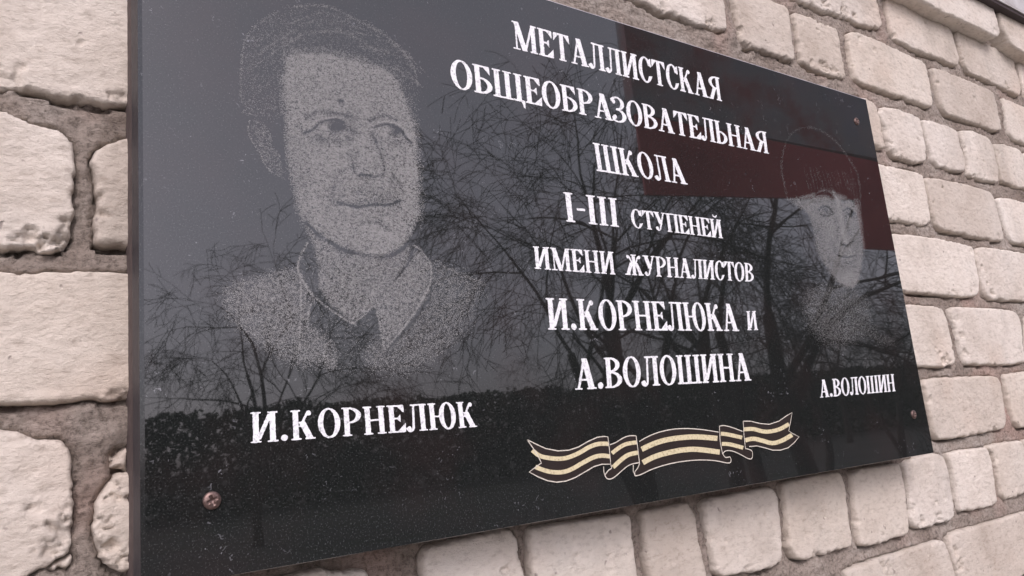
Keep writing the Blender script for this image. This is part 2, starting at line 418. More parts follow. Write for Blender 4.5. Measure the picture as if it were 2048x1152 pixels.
# right of the plaque, course by course upwards
bk([(1849,768),(1856,758),(1900,755),(1975,753),(1994,755),(2004,770),(2009,810),(2013,845),(2004,858),(1985,860),(1965,866),(1940,872),(1900,877),(1880,877),(1871,862),(1864,825),(1856,790)], [(1990,860,.009,.007),(1865,840,.006,.004),(1862,800,.006,.004),(1942,869,.004,.004)], 1.1)
bk([(2010,752),(2048,745),(2120,738),(2135,850),(2048,853),(2034,843),(2026,815),(2018,785)])
bk([(1740,607),(1820,609),(1865,613),(1885,622),(1897,645),(1905,680),(1910,710),(1908,725),(1895,735),(1880,733),(1865,733),(1840,732),(1740,735)], [(1892,722,.012,.006),(1881,706,.004,.005),(1872,696,.003,.003)], 1.1)
bk([(1902,618),(1915,614),(1960,616),(2000,617),(2025,622),(2040,635),(2046,655),(2046,690),(2050,715),(2048,726),(2000,730),(1970,728),(1950,728),(1935,727),(1930,710),(1922,685),(1914,655),(1904,635)], [(1915,640,.008,.004),(1924,670,.007,.004),(1932,705,.008,.005)])
bk([(2058,640),(2080,620),(2180,612),(2190,725),(2065,725),(2056,700)])
bk([(1760,465),(1789,467),(1810,468),(1850,473),(1890,480),(1925,489),(1945,493),(1949,500),(1952,530),(1958,560),(1957,578),(1947,592),(1930,594),(1890,589),(1850,584),(1822,582),(1790,578),(1770,560)], [(1908,584,.004,.003),(1945,585,.005,.004)])
bk([(1958,500),(1970,495),(2000,498),(2048,506),(2150,518),(2160,610),(2048,601),(2010,600),(1985,596),(1975,588),(1968,570),(1960,540),(1955,520)], [(1985,585,.008,.007),(1965,535,.005,.004),(1975,565,.005,.004)], 1.2)
bk([(1740,325),(1765,328),(1790,335),(1830,344),(1848,352),(1853,380),(1858,410),(1860,440),(1850,450),(1835,450),(1805,441),(1788,439),(1765,432),(1740,425)], [(1847,445,.006,.003),(1800,440,.005,.003)])
bk([(1852,358),(1880,358),(1930,367),(1975,382),(1985,392),(1995,420),(2004,450),(2010,472),(2007,482),(1990,480),(1950,473),(1920,464),(1895,460),(1878,450),(1868,425),(1858,385)], [(1886,376,.003,.004),(1999,472,.006,.004),(1868,405,.004,.004)])
bk([(1996,398),(2015,395),(2048,405),(2120,420),(2130,500),(2048,488),(2030,484),(2020,470),(2008,430)])
bk([(1690,190),(1733,197),(1748,205),(1757,225),(1765,262),(1771,293),(1762,297),(1750,291),(1700,275)])
bk([(1760,225),(1775,214),(1800,218),(1838,236),(1845,255),(1851,290),(1853,310),(1850,320),(1838,325),(1815,320),(1795,312),(1785,295),(1775,265),(1765,235)], [(1772,255,.006,.005),(1780,285,.006,.005),(1790,305,.006,.004)], 1.2)
bk([(1846,240),(1870,243),(1905,256),(1915,265),(1922,295),(1931,325),(1932,335),(1922,341),(1900,338),(1880,332),(1872,320),(1862,290),(1852,260)])
bk([(1926,265),(1945,260),(1972,273),(1985,288),(1990,310),(1998,340),(1996,362),(1980,362),(1955,355),(1940,347),(1938,325),(1930,290)], [(1950,350,.007,.006)])
bk([(1992,290),(2010,288),(2038,298),(2045,310),(2050,340),(2062,375),(2045,377),(2020,368),(2005,360),(2000,330)], [(1998,305,.006,.005)])
bk([(2048,310),(2070,305),(2120,320),(2135,395),(2075,385),(2060,350)])
bk([(1040,-95),(1270,-8),(1300,10),(1350,28),(1400,50),(1425,50),(1450,62),(1455,52),(1452,20),(1447,-10),(1430,-70),(1100,-170)], [(1425,45,.009,.006),(1330,20,.008,.004)], 1.3)
bk([(1468,-25),(1500,-18),(1550,3),(1568,10),(1578,20),(1583,60),(1588,100),(1590,116),(1583,118),(1560,110),(1530,98),(1500,95),(1490,88),(1482,70),(1476,30)], [(1482,60,.006,.004),(1495,90,.006,.005)])
bk([(1590,28),(1600,26),(1640,42),(1668,55),(1678,70),(1684,100),(1688,130),(1690,152),(1682,155),(1650,145),(1625,135),(1608,125),(1602,100),(1597,60)], [(1650,132,.010,.006),(1670,140,.007,.004),(1625,125,.005,.003)], 1.3)
bk([(1698,68),(1720,65),(1760,82),(1800,102),(1850,128),(1856,140),(1862,175),(1866,200),(1862,212),(1845,207),(1800,192),(1760,178),(1730,168),(1713,155),(1708,135),(1702,100)], [(1750,100,.005,.002),(1720,78,.006,.003)])
bk([(1864,135),(1885,140),(1930,158),(1975,178),(1990,188),(1995,210),(2000,235),(2004,255),(1995,262),(1960,250),(1930,238),(1900,228),(1888,212),(1878,185),(1870,155)], [(1950,195,.006,.003),(1876,165,.005,.004)])
bk([(2005,195),(2030,205),(2110,240),(2125,310),(2060,290),(2030,278),(2020,262),(2013,230)])
bk([(1500,-80),(1740,-25),(1752,0),(1760,25),(1767,50),(1760,53),(1740,48),(1712,43),(1695,30),(1665,27),(1640,15),(1600,0),(1560,-20)], [(1690,22,.010,.007),(1650,5,.010,.006),(1710,30,.006,.006)], 1.6)
bk([(1773,0),(1785,-6),(1800,-8),(1820,3),(1850,22),(1880,38),(1895,52),(1905,70),(1915,100),(1921,122),(1915,128),(1880,118),(1850,105),(1820,90),(1795,78),(1785,65),(1780,40)], [(1790,70,.005,.004)])
bk([(1913,62),(1925,64),(1960,80),(1990,95),(2020,108),(2028,120),(2036,150),(2043,180),(2040,193),(2020,180),(1990,165),(1960,150),(1940,140),(1930,125),(1922,100)], [(2015,175,.010,.005),(1925,115,.005,.004)], 1.3)
bk([(2038,125),(2060,130),(2110,155),(2120,220),(2070,210),(2055,195),(2045,165)])
# projecting course under the metal flashing
bk([(1760,-75),(1880,-55),(1975,-8),(1986,16),(1996,42),(2002,66),(1992,71),(1965,57),(1948,49),(1920,37),(1885,23),(1850,2),(1800,-24)], [(1990,60,.005,.004)], 0.9, 0.024, 0.05)
bk([(1994,2),(2030,22),(2100,62),(2115,140),(2048,102),(2030,87),(2012,62),(2002,35)], (), 0.9, 0.024, 0.05)
bk([(1560,-160),(1730,-95),(1745,-50),(1740,-45),(1600,-90)], (), 0.9, 0.024, 0.05)

outlines = []
for k, (pts, chips, rg, out, deep) in enumerate(B):
    yf = YW - out
    P = unproj(pts, yf)
    ch = []
    for (cx, cy, r, d) in chips:
        q = unproj([(cx, cy)], yf)[0]; ch.append((q[0], q[1], r, d))
    # extra small random pocks
    rnd = random.Random(k * 7 + 1)
    xs, zs = P[:, 0], P[:, 1]
    for _ in range(5):
        ch.append((rnd.uniform(xs.min(), xs.max()), rnd.uniform(zs.min(), zs.max()), rnd.uniform(.0015, .004), rnd.uniform(.0008, .002)))
    me, O = brick_mesh(P, yf, 100 + k * 13, ch, rg, deep + out, step=0.0014 if k < 8 else 0.0017, square=0.0 if k < 9 else 0.36)
    link('brick', me, M_BRICK, wall)
    outlines.append(O)

# mortar bed: one rough sheet between the bricks
def mortar_sheet():
    x0, x1, z0, z1, st = -0.42, 1.75, ZB - 0.30, ZB + 0.95, 0.0027
    nx = int((x1 - x0) / st); nz = int((z1 - z0) / st)
    X, Z = np.meshgrid(np.linspace(x0, x1, nx), np.linspace(z0, z1, nz))
    Y = YW + 0.0062 + fbm(X * 22, Z * 30, 71, 4, 0.6) * 0.0026 + fbm(X * 110, Z * 170, 75, 3, 0.7) * 0.0013
    for O in outlines:
        bx0, bz0 = O.min(0) - 0.006; bx1, bz1 = O.max(0) + 0.006
        i0, i1 = int((bx0 - x0) / st), int((bx1 - x0) / st) + 2
        j0, j1 = int((bz0 - z0) / st), int((bz1 - z0) / st) + 2
        i0, j0 = max(i0, 0), max(j0, 0); i1, j1 = min(i1, nx), min(j1, nz)
        if i1 <= i0 or j1 <= j0: continue
        xs, zs = X[j0:j1, i0:i1], Z[j0:j1, i0:i1]
        ins = inpoly(xs, zs, O)
        low = inpoly(xs, zs + 0.0032, O) & ~ins
        sd = (inpoly(xs - 0.002, zs + 0.001, O) | inpoly(xs + 0.002, zs, O)) & ~ins
        amp = np.clip(0.75 + fbm(xs * 45, zs * 45, 83, 3), 0, 1)
        sub = Y[j0:j1, i0:i1]
        sub += np.where(low, 0.0115 * amp, 0) + np.where(sd & ~low, 0.0040 * amp, 0)
        sub[:] = np.where(ins, np.maximum(sub, YW + 0.013), sub)
    V = np.stack([X.ravel(), Y.ravel(), Z.ravel()], 1)
    i, j = np.meshgrid(np.arange(nx - 1), np.arange(nz - 1)); a = (j * nx + i)
    cxm, czm = X[:-1, :-1], Z[:-1, :-1]
    keep = ~((cxm > 0.05) & (cxm < 0.80) & (czm > ZB + 0.04) & (czm < ZB + 0.40))
    a = a[keep]
    Q = np.stack([a, a + 1, a + nx + 1, a + nx], 1)
    # bricks lying behind the plaque never show: the gap is closed by the core behind
    return qmesh('mortar', V, Q, True)
link('mortar', mortar_sheet(), M_MORTAR, wall)

# ------------------------------------------------------------------ far parts of the same wall (outside the picture)
def box_vf(x0, x1, y0, y1, z0, z1, V, Q):
    b = len(V)
    V += [(x0, y0, z0), (x1, y0, z0), (x1, y1, z0), (x0, y1, z0), (x0, y0, z1), (x1, y0, z1), (x1, y1, z1), (x0, y1, z1)]
    Q += [(b, b + 1, b + 5, b + 4), (b + 1, b + 2, b + 6, b + 5), (b + 2, b + 3, b + 7, b + 6), (b + 3, b, b + 4, b + 7), (b + 4, b + 5, b + 6, b + 7), (b + 3, b + 2, b + 1, b)]
V, Q = [], []
box_vf(-4, 9, YW + 0.018, YW + 0.4, -0.1, 3.9, V, Q)
link('wall_core', mesh('wall_core', V, Q), M_MORTAR, wall)
V, Q = [], []
rnd = random.Random(5)
pit = 0.0985
for row in range(0, 38):
    z0 = ZB + 0.0875 - 0.0985 * 15 + row * pit
    if z0 < 0.02: continue
    x = -4 + (0.13 if row % 2 else 0)
    hdr = row % 3 == 2
    while x < 9:
        wd = (0.12 if hdr else 0.25) * rnd.uniform(0.97, 1.0)
        z1 = z0 + 0.086
        if x + wd < -0.40 or x > 1.74 or z1 < ZB - 0.29 or z0 > ZB + 0.94:
            box_vf(x, x + wd, YW + rnd.uniform(0, .003), YW + 0.02, z0, z1, V, Q)
        x += wd + 0.012
link('brick_courses', mesh('brick_courses', V, Q), M_BRICK, wall, kind='stuff')

# ------------------------------------------------------------------ metal flashing over the projecting course
def mat_metal():
    m, nt, b = new_mat('painted_flashing', 0.35, (0.62, 0.60, 0.58))
    b.inputs['Metallic'].default_value = 0.3
    v = coords(nt)
    nt.links.new(ramp(nt, noise(nt, v, 30, 4), [(0.3, (0.42, 0.38, 0.34)), (0.7, (0.66, 0.63, 0.60))]), b.inputs['Base Color'])
    return m
M_FLASH = mat_metal()
M_DARKF = new_mat('dark_brown_strip', 0.7, (0.035, 0.022, 0.022))[0]  # plain dark brown for the strip under the drip edge
fl = empty('window_sill', (1.4, YW, ZB + 0.8))
thing(fl, 'light metal window sill edge over a dark strip at the top right corner', 'sill')
def bar(name, pxs, y, thick, mat, xa, xb):
    """horizontal strip: pxs = two points giving its upper and lower edge"""
    q = unproj(pxs, y); z1, z0 = q[0][1], q[1][1]
    V, Q = [], []; box_vf(xa, xb, y, y + thick, z0, z1, V, Q)
    me = mesh(name, V, Q); o = link(name, me, mat, fl); o.matrix_parent_inverse = Matrix.Translation((-1.4, -YW, -(ZB + 0.8))); return o
bar('dark_strip', [(2012, 8.2), (2012, 17)], YW - 0.036, 0.035, M_DARKF, 0.9, 2.4)
bar('drip_edge', [(2012, 4.6), (2012, 8)], YW - 0.0385, 0.006, M_FLASH, 0.9, 2.4)
bar('sill_top', [(2012, -40), (2012, 4.3)], YW - 0.036, 0.06, M_FLASH, 0.9, 2.4)

# ------------------------------------------------------------------ plaque
PW, PH, TH = 0.8643, 0.450, 0.0225
plaque = empty('memorial_plaque', (PW / 2, TH, ZB))
thing(plaque, 'black polished granite plaque with white engraved lettering and two portraits on the brick wall', 'plaque')
PINV = Matrix.Translation((-PW / 2, -TH, -ZB))
def pl(name, me, mat, kind=None):
    o = link(name, me, mat, plaque, kind); o.matrix_parent_inverse = PINV; return o
# slab with polished chamfers; its corners follow the surveyed outline
c_out = unproj([(283, 1184), (1869.5, 906), (1733, 197), (275, -262)], 0.0)
def slab():
    ch = 0.0022
    cen = c_out.mean(0)
    inn = np.array([[c_out[0][0] + ch, c_out[0][1] + 0.0006], [c_out[1][0] - ch, c_out[1][1] + 0.0006], [c_out[2][0] - ch, c_out[2][1] - ch], [c_out[3][0] + ch, c_out[3][1] - ch]])
    V = [(p[0], 0.0, p[1]) for p in inn] + [(p[0], ch, p[1]) for p in c_out] + [(p[0], TH, p[1]) for p in c_out]
    Q = [(0, 1, 2, 3)]
    for i in range(4):
        j = (i + 1) % 4
        Q += [(4 + i, 4 + j, j, i), (8 + i, 8 + j, 4 + j, 4 + i)]
    Q += [(11, 10, 9, 8)]
    me = mesh('slab', V, Q); me.materials.append(M_GRANITE); me.materials.append(M_SAWN)
    for k in (2, 4, 6, 8): me.polygons[k].material_index = 1
    me.polygons[9].material_index = 1
    me.materials.append(M_GLINT); me.polygons[5].material_index = 2  # only the top chamfer gets the painted sky glint
    return me
pl('slab', slab(), M_GRANITE)
V, Q = [], []
box_vf(c_out[0][0] + 0.0012, c_out[1][0] - 0.004, TH, YW + 0.008, c_out[0][1] + 0.004, c_out[2][1] - 0.004, V, Q)
pl('backing_board', mesh('backing_board', V, Q), M_BACK)

# ---- glyphs: implicit shapes, contoured
S, TT, SF, EX = 0.180, 0.060, 0.05, 0.075
def f_box(x0, y0, x1, y1): return lambda x, y: np.maximum(np.abs(x - (x0 + x1) / 2) - (x1 - x0) / 2, np.abs(y - (y0 + y1) / 2) - (y1 - y0) / 2)
def f_sl(xa, ya, xb, yb, wd):          # slanted bar cut off level, width measured level
    def f(x, y):
        xc = xa + (xb - xa) * (y - ya) / (yb - ya)
        return np.maximum(np.abs(x - xc) - wd / 2, np.maximum(min(ya, yb) - y, y - max(ya, yb)))
    return f
def f_el(cx, cy, rx, ry): return lambda x, y: (np.sqrt(((x - cx) / rx) ** 2 + ((y - cy) / ry) ** 2) - 1) * min(rx, ry)
def f_ring(cx, cy, rx, ry, tx=S, ty=TT):
    a, b = f_el(cx, cy, rx, ry), f_el(cx, cy, rx - tx, ry - ty)
    return lambda x, y: np.maximum(a(x, y), -b(x, y))
def f_and(a, b): return lambda x, y: np.maximum(a(x, y), b(x, y))
def f_not(a): return lambda x, y: -a(x, y)
def right(x0): return lambda x, y: x0 - x
def left(x0): return lambda x, y: x - x0
def stem(x, y0=0, y1=1, wd=S, sb=True, stp=True):
    L = [f_box(x, y0, x + wd, y1)]
    if sb: L.append(f_box(x - EX, y0, x + wd + EX, y0 + SF))
    if stp: L.append(f_box(x - EX, y1 - SF, x + wd + EX, y1))
    return L
def tri(xa, ya, xb, yb, xc, yc):
    P = [(xa, ya), (xb, yb), (xc, yc)]
    if (xb - xa) * (yc - ya) - (xc - xa) * (yb - ya) < 0: P = P[::-1]
    def f(x, y):
        r = None
        for i in range(3):
            (x0, y0), (x1, y1) = P[i], P[(i + 1) % 3]; l = math.hypot(x1 - x0, y1 - y0)
            d = ((y1 - y0) * (x - x0) - (x1 - x0) * (y - y0)) / l
            r = d if r is None else np.maximum(r, d)
        return r
    return f
def bowl(x0, cy, rx, ry): return [f_and(f_ring(x0, cy, rx, ry, S * 0.98), right(x0 - 0.03))]
def arms_k(x0):   # arm and leg of К
    return [f_sl(x0, 0.42, x0 + 0.26, 0.90, 0.085), f_el(x0 + 0.30, 0.88, 0.085, 0.085),
            f_sl(x0 + 0.34, 0.0, x0 + 0.07, 0.60, 0.215), f_box(x0 + 0.17, 0, x0 + 0.50, SF)]
a0 = 0.08
G = {
 'И': (0.86, stem(a0) + stem(0.86 - a0 - S) + [f_sl(a0 + S - 0.01, 0.10, 0.86 - a0 - S + 0.01, 0.92, 0.14)]),
 'Н': (0.84, stem(a0) + stem(0.84 - a0 - S) + [f_box(a0, 0.47, 0.7, 0.47 + TT)]),
 'П': (0.84, stem(a0, stp=False) + stem(0.84 - a0 - S, stp=False) + [f_box(0, 1 - TT, 0.84, 1)]),
 'Ш': (1.16, stem(a0, sb=False) + stem(0.48, sb=False) + stem(1.16 - a0 - S, sb=False) + [f_box(0, 0, 1.16, TT)]),
 'Щ': (1.20, stem(a0, sb=False) + stem(0.48, sb=False) + stem(1.16 - a0 - S, sb=False) + [f_box(0, 0, 1.2, TT), tri(1.03, 0.05, 1.21, 0.05, 1.20, -0.24), f_box(1.13, -0.2, 1.20, 0.03)]),
 'Е': (0.68, stem(a0) + [f_box(a0, 1 - TT, 0.64, 1), f_box(a0, 0, 0.66, TT), f_box(a0, 0.48, 0.48, 0.48 + TT), tri(0.64, 1, 0.40, 0.95, 0.65, 0.70), tri(0.67, 0, 0.38, 0.05, 0.68, 0.33), tri(0.50, 0.36, 0.50, 0.66, 0.36, 0.51)]),
 'Т': (0.74, stem(0.37 - S / 2, stp=False) + [f_box(0.02, 1 - TT, 0.72, 1), tri(0, 0.68, 0.02, 1, 0.24, 0.95), tri(0.74, 0.68, 0.72, 1, 0.50, 0.95)]),
 'А': (0.84, [f_sl(0.13, 0, 0.40, 1, 0.085), f_sl(0.66, 0, 0.40, 1, 0.225), f_box(0.2, 0.28, 0.6, 0.28 + TT), f_box(0.0, 0, 0.28, SF), f_box(0.47, 0, 0.84, SF)]),
 'Л': (0.80, stem(0.80 - a0 - S, stp=False) + [f_box(0.17, 1 - TT, 0.80, 1), f_sl(0.25, 0.14, 0.30, 1, 0.075), f_el(0.085, 0.10, 0.085, 0.095),
       f_and(f_ring(0.12, 0.14, 0.16, 0.155, 0.075, 0.06), lambda x, y: y - 0.15)]),
 'М': (1.06, [f_box(0.12, 0, 0.18, 1), f_box(0.0, 0, 0.30, SF)] + stem(1.06 - a0 - S, stp=False) + [f_box(0.0, 1 - SF, 0.22, 1), f_box(0.86, 1 - SF, 1.06, 1), f_sl(0.17, 1, 0.49, 0.0, 0.22), f_sl(0.86, 1, 0.51, 0.0, 0.085)]),
 'К': (0.84, stem(a0) + arms_k(0.30)),
 'Я': (0.82, stem(0.82 - a0 - S) + [f_and(f_ring(0.56, 0.735, 0.46, 0.265, S), left(0.6)), f_sl(0.16, 0.0, 0.42, 0.50, 0.20), f_box(0.0, 0, 0.28, SF)]),
 'С': (0.72, [f_and(f_ring(0.38, 0.5, 0.36, 0.52, S), f_not(f_and(f_box(0.40, 0.27, 0.9, 0.68), right(0.40)))), tri(0.70, 1.0, 0.70, 0.63, 0.52, 0.86), f_box(0.655, 0.64, 0.70, 0.98), tri(0.73, 0.30, 0.62, 0.27, 0.60, 0.10)]),
 'О': (0.78, [f_ring(0.39, 0.5, 0.38, 0.52, S)]),
 'Ю': (1.14, stem(a0) + [f_box(0.2, 0.47, 0.6, 0.47 + TT), f_ring(0.79, 0.5, 0.34, 0.52, 0.185)]),
 'Р': (0.70, stem(a0) + [f_and(f_ring(0.24, 0.72, 0.45, 0.28, S), right(0.2))]),
 'В': (0.74, stem(a0) + [f_and(f_ring(0.24, 0.755, 0.41, 0.245, S), right(0.2)), f_and(f_ring(0.24, 0.27, 0.48, 0.27, S), right(0.2))]),
 'Б': (0.70, stem(a0) + [f_box(a0, 1 - TT, 0.62, 1), tri(0.62, 1, 0.40, 0.95, 0.63, 0.70), f_and(f_ring(0.24, 0.29, 0.45, 0.29, S), right(0.2))]),
 'Ь': (0.70, stem(a0) + [f_and(f_ring(0.24, 0.28, 0.45, 0.28, S), right(0.2))]),
 'З': (0.64, [f_and(f_ring(0.24, 0.755, 0.34, 0.26, 0.17), f_not(f_box(-0.3, 0.45, 0.2, 0.80))), f_and(f_ring(0.22, 0.26, 0.41, 0.27, S), f_not(f_box(-0.3, 0.20, 0.18, 0.6))), f_el(0.09, 0.80, 0.075, 0.08), f_el(0.085, 0.20, 0.085, 0.085), f_box(0.16, 0.47, 0.3, 0.53)]),
 'У': (0.78, [f_sl(0.17, 1, 0.42, 0.36, 0.225), f_sl(0.66, 1, 0.34, 0.08, 0.085), f_box(0, 1 - SF, 0.36, 1), f_box(0.52, 1 - SF, 0.78, 1), f_el(0.15, 0.12, 0.085, 0.09), f_and(f_ring(0.22, 0.12, 0.15, 0.13, 0.07, 0.06), lambda x, y: y - 0.13)]),
 'Ж': (1.16, stem(0.58 - S / 2) + [f_sl(0.62, 0.42, 0.86, 0.90, 0.085), f_el(0.93, 0.88, 0.085, 0.085), f_sl(1.00, 0, 0.72, 0.60, 0.20), f_box(0.84, 0, 1.16, SF),
       f_sl(0.54, 0.42, 0.30, 0.90, 0.085), f_el(0.23, 0.88, 0.085, 0.085), f_sl(0.16, 0, 0.44, 0.60, 0.20), f_box(0, 0, 0.32, SF)]),
 'I': (0.36, stem(a0)),
 '-': (0.34, [f_box(0.02, 0.42, 0.32, 0.50)]),
 '.': (0.30, [f_el(0.14, 0.10, 0.105, 0.105)]),
}
G['Й'] = (0.86, G['И'][1] + [f_and(f_ring(0.43, 1.24, 0.17, 0.15, 0.05, 0.07), lambda x, y: y - 1.24)])

def contour(prims, w_, step=0.026):
    """polygons (2D) of the union of implicit shapes by marching squares"""
    xs = np.arange(-0.05, w_ + 0.06, step); ys = np.arange(-0.27, 1.30, step)
    Xg, Yg = np.meshgrid(xs, ys); Fv = None
    for p in prims:
        v = p(Xg, Yg); Fv = v if Fv is None else np.minimum(Fv, v)
    return contour_grid(xs, ys, Fv)
GC = {}
def letter(chx, xa, xb, quad, seed):
    """quad: TL,TR,BR,BL of the line box on the slab (x,z); xa..xb glyph origin / unit in line space"""
    if chx not in GC: GC[chx] = contour(G[chx][1], G[chx][0])
    V, P, rim = GC[chx]
    u = xa + V[:, 0] * xb; v = V[:, 1]
    TL, TR, BR, BL = quad
    q = (BL * ((1 - u) * (1 - v))[:, None] + BR * (u * (1 - v))[:, None] + TR * (u * v)[:, None] + TL * ((1 - u) * v)[:, None])
    x, z = q[:, 0], q[:, 1]
    x = x + 0.00016 * vnoise(x * 900, z * 900, seed); z = z + 0.00016 * vnoise(x * 800, z * 800, seed + 1)
    n = len(x)
    front = np.stack([x, np.full(n, -0.00035), z], 1); back = np.stack([x, np.full(n, 0.0004), z], 1)
    Q = [list(p) for p in P] + [[b, a, a + n, b + n] for a, b in rim]
    return mesh('letter', np.concatenate([front, back]), Q)

LINES = [
 ('МЕТАЛЛИСТСКАЯ', (1022.5, 41), (1438, 156), (1444, 203), (1027, 97), 0.03),
 ('ОБЩЕОБРАЗОВАТЕЛЬНАЯ', (898, 116.5), (1532, 264.5), (1538, 308), (903, 174.5), 0.02),
 ('ШКОЛА', (1184.5, 285), (1363, 320), (1375, 369.5), (1193, 342), 0.03),
 ('I-III', (1125, 384), (1234, 397.5), (1239, 454.5), (1132, 443), 0.06),
 ('СТУПЕНЕЙ', (1259, 417.5), (1441, 440), (1446, 477), (1264, 455), 0.02),
 ('ИМЕНИ', (1065, 492.5), (1226, 504), (1231, 549.5), (1069, 537.5), 0.05),
 ('ЖУРНАЛИСТОВ', (1247, 508), (1506, 527), (1508, 564), (1250.5, 549.5), 0.02),
 ('И.КОРНЕЛЮКА', (1090.5, 596), (1470, 608), (1478, 662.3), (1095.5, 659.5), 0.03),
 ('И', (1492, 622.5), (1511, 622), (1516.5, 660.5), (1494, 660.5), 0.0),
 ('А.ВОЛОШИНА', (1147, 717.5), (1496, 706), (1502.5, 761), (1150.5, 780), 0.03),
 ('И.КОРНЕЛЮК', (499.5, 825), (950, 802.5), (956, 853.5), (501, 886.5), 0.05),
 ('А.ВОЛОШИН', (1637, 760), (1787, 748), (1791, 782.5), (1640, 795.5), 0.03),
]
sd_ = 0
for text, TL, TR, BR, BL, gap in LINES:
    quad = [unproj([p], 0.0)[0] for p in (TL, TR, BR, BL)]
    tot = sum(G[c][0] for c in text) + gap * (len(text) - 1)
    x = 0.0
    for c in text:
        sd_ += 1
        pl('letter', letter(c, x / tot, 1.0 / tot, quad, sd_), M_WHITE)
        x += G[c][0] + gap

# ---- ribbon
def smooth_line(pts, n=4):
    P = np.array(pts, float)
    if len(P) < 3: return P
    out = []
    for i in range(len(P) - 1):
        p0 = P[max(i - 1, 0)]; p1 = P[i]; p2 = P[i + 1]; p3 = P[min(i + 2, len(P) - 1)]
        for k in range(n):
            t = k / n
            out.append(0.5 * ((2 * p1) + (-p0 + p2) * t + (2 * p0 - 5 * p1 + 4 * p2 - p3) * t * t + (-p0 + 3 * p1 - 3 * p2 + p3) * t ** 3))
    out.append(P[-1]); return np.array(out)
def stroke(pts, wd, y, V, Q, smooth=True, px_width=False):
    """flat raised line on the slab; wd in metres"""
    L = smooth_line(pts) if smooth else np.array(pts, float)
    q = unproj(L, 0.0)
    T = np.gradient(q, axis=0); N = np.stack([-T[:, 1], T[:, 0]], 1); N /= np.linalg.norm(N, axis=1)[:, None] + 1e-12
    b = len(V)
    for p, nn in zip(q, N):
        a_, c_ = p + nn * wd / 2, p - nn * wd / 2
        V.append((a_[0], y, a_[1])); V.append((c_[0], y, c_[1]))
    for i in range(len(q) - 1): Q.append((b + 2 * i, b + 2 * i + 1, b + 2 * i + 3, b + 2 * i + 2))
def RP(p): return crop(p, 1000, 780, 3.2)
dark = [
 [(172,318),(225,345),(290,375),(370,390),(440,385),(500,365),(560,330),(620,303),(660,297),(688,300),(698,380),(706,475),(650,475),(600,490),(540,525),(480,560),(420,583),(360,590),(300,580),(240,555),(185,525),(235,487),(262,468),(255,450),(225,395)],
 [(702,350),(740,335),(790,305),(830,293),(868,293),(880,380),(888,465),(830,478),(790,505),(745,545),(710,568),(680,565),(668,545),(690,515),(710,500)],
 [(888,330),(940,300),(1010,272),(1100,252),(1200,247),(1300,255),(1395,270),(1408,330),(1420,410),(1470,435),(1465,467),(1370,452),(1270,448),(1160,458),(1060,478),(970,507),(900,540),(862,550),(858,530),(888,480)],
 [(1400,232),(1430,228),(1480,240),(1548,265),(1555,300),(1565,380),(1605,390),(1612,415),(1605,440),(1580,437),(1530,410),(1480,390),(1440,390),(1422,405),(1410,330)],
 [(1552,200),(1600,200),(1660,215),(1720,220),(1780,200),(1830,165),(1865,145),(1855,200),(1843,262),(1870,280),(1910,300),(1880,335),(1840,370),(1790,385),(1740,385),(1690,370),(1640,358),(1590,362),(1567,375),(1557,290)]]
V, Q = [], []
for d in dark:
    q = unproj(RP(d), 0.0); b = len(V); V += [(p[0], -0.00012, p[1]) for p in q]; Q.append(tuple(range(b, b + len(q))))
rme = mesh('ribbon_ground', V, Q)
pl('ribbon_ground', rme, M_RIB)
gold = [([(205,385),(250,420),(310,435),(380,440),(440,430),(510,400),(570,365),(630,345),(693,345)], 30), ([(225,492),(270,510),(330,525),(400,525),(460,505),(530,465),(600,430),(650,420),(702,425)], 30),
        ([(715,405),(760,370),(810,345),(876,335)], 28), ([(722,495),(770,450),(820,415),(884,400)], 30),
        ([(905,380),(980,345),(1060,320),(1160,305),(1260,300),(1390,310)], 36), ([(912,465),(980,430),(1060,405),(1160,385),(1260,380),(1405,398)], 36),
        ([(1412,280),(1460,285),(1548,305)], 27), ([(1418,345),(1470,348),(1555,370)], 27),
        ([(1560,252),(1620,250),(1680,265),(1730,265),(1790,250),(1848,218)], 28), ([(1568,322),(1620,312),(1680,325),(1740,340),(1800,325),(1868,287)], 30)]
for g_, wd in gold:
    P0 = np.array(g_, float); L = smooth_line(P0); T = np.gradient(L, axis=0); N = np.stack([-T[:, 1], T[:, 0]], 1); N /= np.linalg.norm(N, axis=1)[:, None]
    wd = wd * 0.92; A_ = unproj(RP(L + N * wd / 2), 0.0); C_ = unproj(RP(L - N * wd / 2), 0.0)
    n = len(L); V = [(p[0], -0.0003, p[1]) for p in A_] + [(p[0], -0.0003, p[1]) for p in C_]
    Q = [(i, i + 1, n + i + 1, n + i) for i in range(n - 1)]
    pl('gold_stripe', mesh('gold_stripe', V, Q), M_GOLD)
outl = [dark[0] + [dark[0][0]],
        [(702,350),(740,335),(790,305),(830,293),(868,293)], [(868,293),(880,380),(890,470)], [(890,470),(878,500),(860,525),(862,550)], [(850,480),(850,520),(862,550)],
        [(660,490),(663,530),(680,565),(710,568),(745,545),(790,505),(830,478),(886,465)], [(706,478),(710,500),(690,515),(668,545)],
        [(888,330),(940,300),(1010,272),(1100,252),(1200,247),(1300,255),(1395,270)], [(862,550),(900,540),(970,507),(1060,478),(1160,458),(1270,448),(1370,452),(1465,467),(1470,430),(1440,432),(1422,410)],
        [(1400,232),(1430,228),(1480,240),(1548,265)], [(1400,232),(1405,330),(1420,410)], [(1420,410),(1440,390),(1480,390),(1530,410),(1580,437),(1605,440),(1612,415),(1605,388),(1572,375)],
        [(1552,200),(1557,290),(1567,380)], dark[4][:18]]
